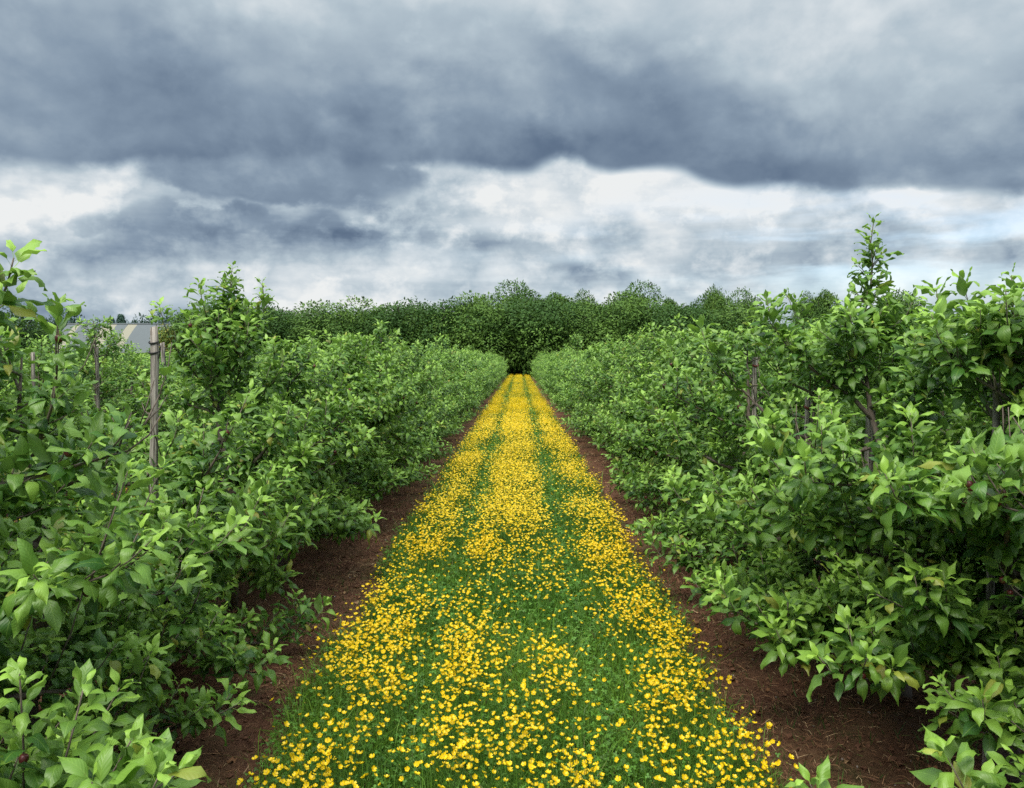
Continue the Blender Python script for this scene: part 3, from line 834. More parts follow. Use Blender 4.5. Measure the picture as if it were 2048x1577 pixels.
# ------------------------------------------------------------------ stakes
def build_stakes():
    rng = np.random.default_rng(3)
    for i, (x, y, top, bot, r, lab, tilt) in enumerate(STAKES):
        z0 = float(ground_z(x, y))
        root = bpy.data.objects.new('wooden_stake', None); col.objects.link(root); root.location = (x, y, z0)
        root.rotation_euler = (0, tilt, 0)
        tag(root, lab, 'wooden stake', 'stakes that hold the apple trees')
        n = 15; zz = np.linspace(-0.25, top - z0, n)
        pts = np.stack([0.004 * np.sin(zz * 5 + i), 0.003 * np.cos(zz * 4), zz], 1)
        rr = r * (1.0 + 0.05 * np.sin(zz * 7 + i))
        g = Geo(); g.tube(pts, rr, 9, jitter=0.22, rng=rng)
        # uneven sawn top
        v = g.v[0]; v[-9:, 2] += v[-9:, 0] * 0.25 + rng.uniform(-0.003, 0.003, 9)
        link('post', g.mesh('post', M_STAKE), root)
        if i in (0, 1, 4, 5):
            g = Geo()
            for zt in ((top - z0 - 0.075, top - z0 - 0.125) if i == 0 else (top - z0 - (0.33 if i == 1 else 0.06),)):
                th = np.linspace(0, 2 * math.pi, 13)
                ring = np.stack([1.12 * r * np.cos(th), 1.12 * r * np.sin(th), zt + 0.008 * np.sin(th)], 1)
                g.tube(ring, 0.0045 if i == 0 else 0.008, 4)
            if i == 0: g.tube([[r, 0, top - z0 - 0.08], [r + 0.02, -0.01, top - z0 - 0.10], [r + 0.012, -0.015, top - z0 - 0.16]], 0.003, 4)
            link('tie', g.mesh('tie', M_TIE if i < 2 else plain('red_tie', (0.16, 0.03, 0.02))), root)
build_stakes()
#@@PART3
# ------------------------------------------------------------------ the strip of buttercups and its turf
def flower_density(lx, y):
    """buttercups per unit over the alley: three bands with two thin wheel tracks between"""
    w = 0.06 * (fbm(y * 0.5, y * 0 + 3, 31) - 0.5) * 2
    lx = lx - w
    band = lambda c, h, s: 1 / (1 + np.exp((np.abs(lx - c) - h) / s))
    d = 1.0 * band(-0.06, 0.27 + 0.08 * (fbm(y * 0.7, y * 0, 48) - 0.5), 0.035) + 0.9 * band(0.68, 0.20, 0.035) + 0.75 * band(-0.74, 0.19, 0.03) + 0.045 * band(0, 0.9, 0.04) * (0.5 + fbm(lx * 2, y * 0.8, 47) * 1.2)
    n = fbm(lx * 2.2 + 5, y * 1.3, 41)
    d = d * np.clip((n - 0.27) * 3.8, 0.18, 1.45)
    n2 = fbm(lx * 7, y * 6, 43, 2)
    d = d * np.clip((n2 - 0.26) * 3.2, 0.12, 1.6)
    return d

def hump(lx, y):
    return 0.055 * (fbm(lx * 0.9, y * 1.15, 51, 2) - 0.5) * 2

def flower_template(kind, seed):
    r = np.random.default_rng(seed); v = []; f = []; c = []
    Y1, Y2, YC = (0.92, 0.69, 0.012), (0.88, 0.58, 0.006), (0.62, 0.40, 0.01)
    def V(p, cc): v.append(p); c.append((*cc, 1)); return len(v) - 1
    if kind == 0:
        cup = r.uniform(0.45, 0.95)
        for k in range(5):
            a = k * 1.2566 + r.uniform(-.12, .12); h = cup * r.uniform(0.85, 1.15)
            P = lambda rr, da, z: (rr * math.cos(a + da), rr * math.sin(a + da), z)
            b = V(P(0.08, 0, 0), Y2); l = V(P(0.66, -.62, 0.45 * h), Y1); m = V(P(0.7, 0, 0.30 * h), Y2); q = V(P(0.66, .62, 0.45 * h), Y1)
            tl = V(P(1.0, -.36, 0.86 * h), Y1); tr = V(P(1.0, .36, 0.86 * h), Y1)
            f += [(b, l, m), (b, m, q), (l, tl, m), (m, tl, tr), (m, tr, q)]
        ring = [V((0.24 * math.cos(k * 1.2566), 0.24 * math.sin(k * 1.2566), 0.12), YC) for k in range(5)]; top = V((0, 0, 0.3), (0.55, 0.45, 0.03))
        for k in range(5): f.append((ring[k], ring[(k + 1) % 5], top))
    elif kind == 1:
        cup = r.uniform(0.5, 1.0); b = V((0, 0, 0), Y2)
        for k in range(5):
            a = k * 1.2566
            l = V((math.cos(a - .5), math.sin(a - .5), 0.55 * cup), Y1); q = V((math.cos(a + .5), math.sin(a + .5), 0.55 * cup), Y1)
            f.append((b, l, q))
    else:
        b = V((0, 0, 0), Y2)
        p = [V((math.cos(a), math.sin(a), 0.6), Y1) for a in (0.3, 2.4, 4.5)]
        f += [(b, p[0], p[1]), (b, p[1], p[2]), (b, p[2], p[0])]
    return np.array(v, float), np.array(f), np.array(c)

def instance_tris(tpls, P, N, S, which, rng, tintr=0.12):
    vs_, fs_, cs_ = [], [], []; off = 0
    N = norm(N); a = norm(np.cross(N, norm(rng.normal(size=N.shape)))); b = np.cross(N, a)
    for k, (tv, tf, tc) in enumerate(tpls):
        m = which == k
        M = int(m.sum())
        if not M: continue
        s = S[m][:, None, None]
        Q = P[m][:, None] + s * (tv[None, :, 0:1] * a[m][:, None] + tv[None, :, 1:2] * b[m][:, None] + tv[None, :, 2:3] * N[m][:, None])
        vs_.append(Q.reshape(-1, 3)); fs_.append((tf[None] + (np.arange(M) * len(tv))[:, None, None]).reshape(-1, 3) + off); off += M * len(tv)
        cc = np.tile(tc, (M, 1)); g = np.repeat(1 - tintr * rng.random(M), len(tv)); cc[:, :3] *= g[:, None]; cs_.append(cc)
    return np.concatenate(vs_), np.concatenate(fs_), np.concatenate(cs_)

def strips(P0, P1, P2, w, colr, rng):
    """thin blades: base P0, middle P1, tip P2, three triangles each"""
    n = len(P0); d = P2 - P0; side = norm(np.cross(d, rng.normal(size=d.shape))) * w[:, None]
    v = np.stack([P0 - side, P0 + side, P1 - side * 0.8, P1 + side * 0.8, P2], 1).reshape(-1, 3)
    f = np.array([[0, 1, 3], [0, 3, 2], [2, 3, 4]])[None] + (np.arange(n) * 5)[:, None, None]
    c = np.repeat(np.concatenate([colr, np.ones((n, 1))], 1), 5, 0)
    return v, f.reshape(-1, 3), c

def join(parts):
    off = 0; V = []; F = []; C = []
    for v, f, c in parts: V.append(v); F.append(f + off); C.append(c); off += len(v)
    return np.concatenate(V), np.concatenate(F), np.concatenate(C)

def scatter(rng, y0, y1, dens, x0=-1.02, x1=0.95, cx=0.0):
    n = int((y1 - y0) * (x1 - x0) * dens)
    return rng.uniform(x0, x1, n) + cx, rng.uniform(y0, y1, n)

def build_flowers():
    rng = np.random.default_rng(21)
    X, Y = [], []
    for (y0, y1, dn) in ((1.6, 6, 2400), (6, 14, 2500), (14, 30, 2000), (30, 70.5, 900)):
        x, y = scatter(rng, y0, y1, dn)
        k = rng.random(len(x)) < flower_density(x, y) * 0.95
        X.append(x[k]); Y.append(y[k])
    X = np.concatenate(X); Y = np.concatenate(Y)
    n = len(X)
    edge = np.clip((0.95 - np.abs(X + 0.04)) / 0.3, 0.35, 1)
    H = (0.24 + hump(X, Y) + rng.normal(0, 0.05, n)) * (0.75 + 0.25 * edge)
    H = np.clip(H, 0.08, 0.42)
    G = ground_z(X, Y)
    leanx, leany = rng.normal(0, 0.03, n), rng.normal(0, 0.03, n)
    P = np.stack([X + leanx, Y + leany, G + H], 1)
    N = norm(np.stack([rng.normal(0, .45, n), rng.normal(-0.10, .45, n), np.ones(n)], 1))
    S = np.clip(rng.normal(0.0092, 0.0018, n), 0.004, 0.0125)
    far = Y > 14
    S[far] *= 1.25
    # the nearest 300 in view stand as flowers of their own
    px, py, dep = project(P)
    cand = np.where((px > 0) & (px < 2048) & (py < 1570))[0]
    own = cand[np.argsort(dep[cand])][:300]
    mask = np.zeros(n, bool); mask[own] = True
    heads = []
    for k in range(8):
        v, f, c = flower_template(0, 60 + k)
        heads.append(raw_mesh('flower_head', v, f, M_PETAL, {'vcol': ('FLOAT_COLOR', c)}))
    stems = []
    for k in range(4):
        g = Geo(); t = np.linspace(0, 1, 5); bx = 0.03 * math.sin(k * 2.1); by = 0.03 * math.cos(k * 1.7)
        g.tube(np.stack([bx * np.sin(t * 3.1), by * np.sin(t * 3.1), t], 1), 0.0008, 3, colr=(0.10, 0.20, 0.04))
        stems.append(g.mesh('stem', M_GRASS))
    for q, i in enumerate(own):
        root = bpy.data.objects.new('buttercup', None); col.objects.link(root); root.location = (X[i], Y[i], G[i]); root.empty_display_size = 0.02
        tag(root, 'one of the nearest yellow buttercups standing at the front of the flower strip', 'flower', 'nearest buttercups of the flower strip')
        vec = Vector((leanx[i], leany[i], H[i])); st = link('stem', stems[q % 4], root)
        st.rotation_euler = vec.to_track_quat('Z', 'Y').to_euler(); st.scale = (1, 1, vec.length)
        hd = link('flower_head', heads[q % 8], root, (leanx[i], leany[i], H[i]))
        hd.rotation_euler = Vector(N[i]).to_track_quat('Z', 'Y').to_euler(); s = S[i]; hd.scale = (s, s, s)
    r = ~mask
    tp = [flower_template(0, 70 + k) for k in range(5)] + [flower_template(1, 80 + k) for k in range(3)] + [flower_template(2, 90)]
    wh = np.where(Y < 6.5, rng.integers(0, 5, n), np.where(Y < 20, 5 + rng.integers(0, 3, n), 8))
    v, f, c = instance_tris(tp, P[r], N[r], S[r], wh[r], rng)
    o = link('buttercups', raw_mesh('buttercups', v, f, M_PETAL, {'vcol': ('FLOAT_COLOR', c)}), kind='stuff')
    tag(o, 'thousands of yellow buttercups in three bands down the middle of the orchard alley', 'flowers', kind='stuff')
    # stems
    r2 = r & (Y < 16)
    m = int(r2.sum()); P0 = np.stack([X, Y, G], 1)[r2]; P2 = P[r2]; P1 = (P0 + P2) / 2 + rng.normal(0, 0.008, (m, 3))
    cc = np.array([0.075, 0.17, 0.03]) * rng.uniform(0.6, 1.4, (m, 1))
    v, f, c = strips(P0, P1, P2, np.full(m, 0.0009), cc, rng)
    # unopened buds on side stalks
    nb = 2600; bx, by = scatter(rng, 1.8, 9, nb / (7.2 * 1.97)); k = rng.random(len(bx)) < flower_density(bx, by) + 0.12; bx = bx[k]; by = by[k]; nb = len(bx)
    bz = ground_z(bx, by) + np.clip(0.19 + hump(bx, by) + rng.normal(0, .04, nb), .06, .36)
    B0 = np.stack([bx, by, ground_z(bx, by)], 1); B2 = np.stack([bx + rng.normal(0, .02, nb), by + rng.normal(0, .02, nb), bz], 1)
    bs = strips(B0, (B0 + B2) / 2, B2, np.full(nb, 0.0008), np.array([0.08, 0.17, 0.03]) * rng.uniform(.7, 1.3, (nb, 1)), rng)
    ob = (np.array([[0, 0, -.8], [1, 0, 0], [-.5, .87, 0], [-.5, -.87, 0], [0, 0, 1.0]]), np.array([[0, 2, 1], [0, 3, 2], [0, 1, 3], [1, 2, 4], [2, 3, 4], [3, 1, 4]]),
          np.array([[.20, .26, .05, 1]] * 4 + [[.55, .5, .04, 1]]))
    bb = instance_tris([ob], B2, np.tile(UP, (nb, 1)), rng.uniform(.002, .0038, nb), np.zeros(nb, int), rng)
    v, f, c = join([(v, f, c), bs, bb])
    o = link('flower_stems', raw_mesh('flower_stems', v, f, M_GRASS, {'vcol': ('FLOAT_COLOR', c)}), kind='stuff')
    tag(o, 'thin green stems and unopened buds under the buttercup flowers', 'flower stems', kind='stuff')
    # the next alleys, seen only in glimpses
    pr = []
    for cx in (-PITCH, PITCH):
        for (y0, y1, dn) in ((5, 14, 260), (14, 69, 130)):
            x, y = scatter(rng, y0, y1, dn, cx=cx); k = rng.random(len(x)) < flower_density(x - cx, y); x = x[k]; y = y[k]
            z = ground_z(x, y) + np.clip(0.23 + rng.normal(0, .04, len(x)), .08, .4)
            pr.append(instance_tris([flower_template(2, 1)], np.stack([x, y, z], 1), norm(np.stack([rng.normal(0, .3, len(x)), rng.normal(0, .3, len(x)), np.ones(len(x))], 1)),
                                    rng.uniform(.010, .014, len(x)), np.zeros(len(x), int), rng))
    v, f, c = join(pr)
    o = link('buttercups', raw_mesh('buttercups', v, f, M_PETAL, {'vcol': ('FLOAT_COLOR', c)}), kind='stuff')
    tag(o, 'yellow buttercups in the neighbouring alleys behind the first apple rows', 'flowers', kind='stuff')
build_flowers()

def build_turf():
    rng = np.random.default_rng(33)
    pr = []
    def wob(x, y): return 0.10 * (fbm(x * 0 + 1, y * 1.6, 61) - 0.5) * 2 + 0.10 * (fbm(x * 0 + 9, y * 5, 62) - 0.5) * 2
    for (y0, y1, dn, wsc, hs) in ((1.6, 4.5, 6500, 1, 1), (4.5, 8, 3600, 1.4, 1), (8, 16, 1500, 2.2, 1.05), (16, 71, 330, 4.5, 1.1)):
        x, y = scatter(rng, y0, y1, dn, -1.10, 1.05)
        k = np.abs(x + 0.04 + wob(x, y)) < 0.95 + rng.normal(0, 0.05, len(x)); x = x[k]; y = y[k]; n = len(x)
        track = np.exp(-((np.abs(x + 0.05) - 0.42) / 0.10) ** 2)
        h = (rng.gamma(3.0, 0.032, n) + 0.02) * (1 - 0.35 * track) * (1 + 3 * hump(x, y)) * hs
        h = np.clip(h, 0.02, 0.26)
        P0 = np.stack([x, y, ground_z(x, y)], 1); th = rng.uniform(0, 6.28, n); ln = rng.uniform(0.1, 0.8, n) * h
        D = np.stack([np.cos(th) * ln, np.sin(th) * ln, 0 * h], 1)
        P1 = P0 + D * 0.3 + UP * (h * 0.6)[:, None]; P2 = P0 + D + UP * (h * rng.uniform(0.75, 1, n))[:, None]
        g = vnoise(x * 1.5, y * 1.2, 71)[:, None]
        cc = (np.array([0.062, 0.165, 0.016]) * (1 - g) + np.array([0.14, 0.26, 0.028]) * g) * rng.uniform(0.6, 1.5, (n, 1))
        st = rng.random(n) < 0.03; cc[st] = np.array([0.22, 0.19, 0.08]) * rng.uniform(0.6, 1.2, (int(st.sum()), 1))
        pr.append(strips(P0, P1, P2, rng.uniform(0.0009, 0.0021, n) * wsc, cc, rng))
    # lobed buttercup leaves and clover: clusters of three little leaflets
    lf = (np.array([[0, 0, 0], [.42, .45, .06], [.30, 1, -.05], [-.30, 1, -.05], [-.42, .45, .06]]), np.array([[0, 1, 4], [4, 1, 2], [4, 2, 3]]), np.ones((5, 4)))
    tri = []
    for a in (0, 2.09, 4.19):
        c_, s_ = math.cos(a), math.sin(a); tri.append((lf[0] @ np.array([[c_, s_, 0], [-s_, c_, 0], [0, 0, 1]]), lf[1], lf[2]))
    tpl = join(tri)
    for (y0, y1, dn, sz) in ((1.6, 5, 5200, 1), (5, 9, 2600, 1.35), (9, 20, 800, 2.0), (20, 71, 120, 3.8)):
        x, y = scatter(rng, y0, y1, dn, -1.12, 1.06)
        k = np.abs(x + 0.04 + wob(x, y)) < 0.96 + rng.normal(0, 0.06, len(x)); x = x[k]; y = y[k]; n = len(x)
        cov = fbm(x * 3, y * 2.4, 81)
        z = ground_z(x, y) + np.clip(rng.gamma(2.2, 0.022, n) * (1 + 4 * hump(x, y)), 0.008, 0.17)
        N = norm(np.stack([rng.normal(0, .45, n), rng.normal(0, .45, n), np.ones(n)], 1))
        v, f, c = instance_tris([tpl], np.stack([x, y, z], 1), N, rng.uniform(0.006, 0.0135, n) * sz, np.zeros(n, int), rng, 0)
        g = np.repeat(cov, len(tpl[0]))[:, None]; rr = np.repeat(rng.uniform(0.6, 1.45, n), len(tpl[0]))[:, None]
        c[:, :3] = (np.array([0.055, 0.165, 0.020]) * (1 - g) + np.array([0.12, 0.26, 0.032]) * g) * rr
        pr.append((v, f, c))
    v, f, c = join(pr)
    o = link('grass', raw_mesh('grass', v, f, M_GRASS, {'vcol': ('FLOAT_COLOR', c)}), kind='stuff')
    tag(o, 'low green grass, clover and buttercup leaves under the flowers', 'grass', kind='stuff')
    # neighbouring alleys and thin weeds on the soil
    pr = []
    for cx in (-PITCH, PITCH, -2 * PITCH, 2 * PITCH):
        for (y0, y1, dn, ws) in ((4, 14, 500, 2.5), (14, 70, 110, 6)):
            x, y = scatter(rng, y0, y1, dn, cx=cx); n = len(x); h = rng.uniform(0.06, 0.2, n)
            P0 = np.stack([x, y, ground_z(x, y)], 1); P2 = P0 + np.stack([rng.normal(0, .03, n), rng.normal(0, .03, n), h], 1)
            pr.append(strips(P0, (P0 + P2) / 2, P2, rng.uniform(.001, .002, n) * ws, np.array([0.05, 0.13, 0.02]) * rng.uniform(.6, 1.4, (n, 1)), rng))
    v, f, c = join(pr)
    o = link('grass', raw_mesh('grass', v, f, M_GRASS, {'vcol': ('FLOAT_COLOR', c)}), kind='stuff')
    tag(o, 'grass of the neighbouring alleys behind the first apple rows', 'grass', kind='stuff')
build_turf()

def build_litter():
    rng = np.random.default_rng(44)
    pr = []
    # dry strands lying on the bare soil beside the strip
    for (y0, y1, dn, ws) in ((1.8, 5, 3800, 1.1), (5, 9, 1800, 1.5), (9, 18, 600, 2.4)):
        for sgn in (-1, 1):
            n = int((y1 - y0) * 2.0 * dn); x = sgn * rng.uniform(0.82, 2.8, n); y = rng.uniform(y0, y1, n)
            k = fbm(x * 2.1, y * 2.1, 91) > rng.uniform(0.15, 0.62, n); x = x[k]; y = y[k]; n = len(x)
            th = rng.uniform(0, 6.28, n); ln = rng.gamma(2.2, 0.012, n).clip(0.008, 0.07) * (1 + 0.3 * ws)
            g = ground_z(x, y); z0 = g + rng.uniform(0.0, 0.014, n)
            P0 = np.stack([x, y, z0], 1); P2 = np.stack([x + np.cos(th) * ln, y + np.sin(th) * ln, z0 + rng.uniform(0, 0.020, n)], 1)
            P1 = (P0 + P2) / 2 + np.stack([rng.normal(0, .006, n), rng.normal(0, .006, n), rng.uniform(0, .014, n)], 1)
            pal = np.array([[0.27, 0.15, 0.08], [0.42, 0.30, 0.17], [0.15, 0.075, 0.042], [0.06, 0.032, 0.02], [0.10, 0.12, 0.035]])
            cc = pal[rng.choice(5, n, p=[.30, .10, .28, .24, .08])] * rng.uniform(.6, 1.3, (n, 1))
            pr.append(strips(P0, P1, P2, rng.uniform(.0006, .0016, n) * ws, cc, rng))
    v, f, c = join(pr)
    o = link('dry_grass', raw_mesh('dry_grass', v, f, M_LITTER, {'vcol': ('FLOAT_COLOR', c)}), kind='stuff')
    tag(o, 'brown dry grass strands and litter lying on the bare soil beside the flowers', 'dry grass', kind='stuff')
    # crumbs of soil and small stones
    n = 26000; x = rng.choice([-1, 1], n) * rng.uniform(0.85, 2.9, n); y = 1.8 + 8.5 * rng.random(n) ** 1.5
    ico = np.array([[0, 0, 1], [.9, 0, .3], [.28, .85, .3], [-.72, .53, .3], [-.72, -.53, .3], [.28, -.85, .3], [.3, .2, -.7], [-.5, .1, -.6]]) * [1, 1, .7]
    fi = np.array([[0, 1, 2], [0, 2, 3], [0, 3, 4], [0, 4, 5], [0, 5, 1], [1, 6, 2], [2, 6, 3], [3, 7, 4], [4, 7, 5], [5, 6, 1]])
    S = np.minimum(rng.gamma(1.6, 0.0035, n), 0.022)
    tp = [(ico * rng.uniform(.75, 1.2, (8, 1)), fi, np.ones((8, 4))) for _ in range(4)]
    v, f, c = instance_tris(tp, np.stack([x, y, ground_z(x, y) + S * 0.2], 1), norm(rng.normal(0, .5, (n, 3)) + UP), S, rng.integers(0, 4, n), rng, 0)
    # instance_tris orders by template: colour per crumb by position noise
    hh = vnoise(v[:, 0] * 60, v[:, 1] * 60, 5); q = fbm(v[:, 0] * 25, v[:, 1] * 25, 6)
    c[:, :3] = np.array([0.075, 0.036, 0.022]) * (1 - q[:, None]) + np.array([0.17, 0.085, 0.052]) * q[:, None]
    o = link('soil_crumbs', raw_mesh('soil_crumbs', v, f, M_LITTER, {'vcol': ('FLOAT_COLOR', c)}, smooth=False), kind='stuff')
    tag(o, 'crumbs of red brown soil scattered under the apple trees', 'soil', kind='stuff')
    # pale stones, fallen leaves and petals
    n = 260; x = rng.choice([-1, 1], n) * rng.uniform(0.9, 2.3, n); y = 2.0 + 6.5 * rng.random(n) ** 1.3
    S = rng.uniform(0.004, 0.011, n)
    v, f, c = instance_tris(tp, np.stack([x, y, ground_z(x, y) + 0.004], 1), norm(rng.normal(0, .5, (n, 3)) + UP), S, rng.integers(0, 4, n), rng, 0)
    q = vnoise(v[:, 0] * 30, v[:, 1] * 30, 9)[:, None]; c[:, :3] = np.array([0.36, 0.33, 0.30]) * q + np.array([0.20, 0.15, 0.12]) * (1 - q)
    lv, lf_, lu = leaf_template(3, 2, 0.8, 0.5, 0.2, 0.27, 3, petiole=False)
    lt = (lv, np.concatenate([lf_[:, [0, 1, 2]], lf_[:, [0, 2, 3]]]), np.ones((len(lv), 4)))
    n2 = 420; x = rng.choice([-1, 1], n2) * rng.uniform(0.95, 2.6, n2); y = 2.0 + 8 * rng.random(n2) ** 1.3
    v2, f2, c2 = instance_tris([lt], np.stack([x, y, ground_z(x, y) + 0.012], 1), norm(rng.normal(0, .35, (n2, 3)) + UP), rng.uniform(.025, .055, n2), np.zeros(n2, int), rng, 0)
    pal = np.array([[0.20, 0.10, 0.05], [0.10, 0.05, 0.03], [0.30, 0.19, 0.10], [0.34, 0.27, 0.05]]); c2[:, :3] = np.repeat(pal[rng.choice(4, n2, p=[.4, .4, .15, .05])], len(lv), 0)
    v, f, c = join([(v, f, c), (v2, f2, c2)])
    o = link('leaf_litter', raw_mesh('leaf_litter', v, f, M_LITTER, {'vcol': ('FLOAT_COLOR', c)}), kind='stuff')
    tag(o, 'fallen brown leaves and small pale stones on the soil strips', 'leaf litter', kind='stuff')
    # green and reddish weeds on the soil
    n = 5200; x = rng.choice([-1, 1], n) * (0.88 + 1.2 * rng.random(n) ** 1.5); y = 1.9 + 10 * rng.random(n)
    k = fbm(x * 1.7 + 3, y * 1.9, 95) > 0.53; x = x[k]; y = y[k]; n = len(x); h = rng.uniform(.015, .07, n)
    P0 = np.stack([x, y, ground_z(x, y)], 1); P2 = P0 + np.stack([rng.normal(0, .02, n), rng.normal(0, .02, n), h], 1)
    red = (np.hypot(x + 1.0, y - 2.75) < 0.18)[:, None]
    cc = np.where(red, np.array([0.16, 0.02, 0.03]), np.array([0.07, 0.14, 0.03])) * rng.uniform(.6, 1.3, (n, 1))
    pw = strips(P0, (P0 + P2) / 2, P2, rng.uniform(.0012, .003, n), cc, rng)
    o = link('weeds', raw_mesh('weeds', pw[0], pw[1], M_GRASS, {'vcol': ('FLOAT_COLOR', pw[2])}), kind='stuff')
    tag(o, 'sparse small green weeds sprouting on the bare soil', 'weeds', kind='stuff')
build_litter()

# ------------------------------------------------------------------ the wood at the end of the orchard
def crown_leaves(rng, w, dpt, h0, h1, n, leaf, lumps=34, gap=0.0, peak=1.0):
    """leaf sized faces on many lumps spread through a crown"""
    A = []
    cz = (h0 + h1) / 2; hz = (h1 - h0) / 2
    C = rng.normal(size=(lumps, 3)); C = norm(C) * (rng.random((lumps, 1)) ** 0.45)
    C[:, 2] = np.where(C[:, 2] < 0, C[:, 2] * 1.0, C[:, 2])
    C = C * [w * 0.40, dpt * 0.40, hz * 0.82] + [0, 0, cz]
    r = rng.uniform(0.20, 0.38, lumps) * min(w, 2 * hz) * 0.9
    per = np.maximum(8, (n * r ** 2 / (r ** 2).sum()).astype(int))
    for c, rr, m in zip(C, r, per):
        d = norm(rng.normal(size=(m, 3))); P = c + d * rr * rng.uniform(0.72, 1.05, (m, 1)) * [1, 1, 0.85]
        dd = norm(d + rng.normal(0, .6, (m, 3)) - [0, 0, .2]); nn = norm(d + UP * 0.8 + rng.normal(0, .35, (m, 3)))
        a0 = rng.uniform(-0.35, 0.75)
        A.append(np.concatenate([P, dd, nn, rng.uniform(.6, 1.4, m)[:, None] * leaf, np.clip(a0 + rng.normal(0, .12, m), 0, 1)[:, None], rng.random(m)[:, None] * 0.3 + rng.random() * 0.7, np.zeros((m, 1))], 1))
    # loose sprays that break the outline
    m = int(n * 0.005); th = rng.uniform(0, 6.28, m); ph = np.arcsin(rng.uniform(-0.2, 1, m))
    q = rng.integers(0, 40, m); sp = rng.normal(0, .09, (40, 3)); dirs = norm(rng.normal(size=(40, 3)) + [0, 0, .6])
    P = dirs[q] * [w * .50, dpt * .50, hz * 1.02] * rng.uniform(.84, 1.0, (m, 1)) + [0, 0, cz] + rng.normal(0, .06, (m, 3)) * w * 0.25
    A.append(np.concatenate([P, norm(rng.normal(size=(m, 3))), norm(UP + rng.normal(0, .5, (m, 3))), np.full((m, 1), leaf), np.clip(rng.normal(.3, .2, (m, 1)), 0, 1), rng.random((m, 1)), np.zeros((m, 1))], 1))
    return np.concatenate(A)

def tree_wood(rng, h, w, spread=0.5):
    g = Geo()
    t = np.linspace(0, 1, 6); g.tube(np.stack([0.1 * np.sin(t * 3), 0.06 * t, t * h * 0.8 - 0.1], 1), np.linspace(0.028 * h, 0.006 * h, 6), 7)
    for k in range(7):
        z = h * (0.16 + 0.08 * k); a = k * 2.4; l = w * 0.36
        g.tube([[0, 0, z], [math.cos(a) * l * .5, math.sin(a) * l * .5, z + l * .4], [math.cos(a) * l, math.sin(a) * l, z + l * .9]], [0.012 * h, 0.008 * h, 0.004 * h], 5)
    return g

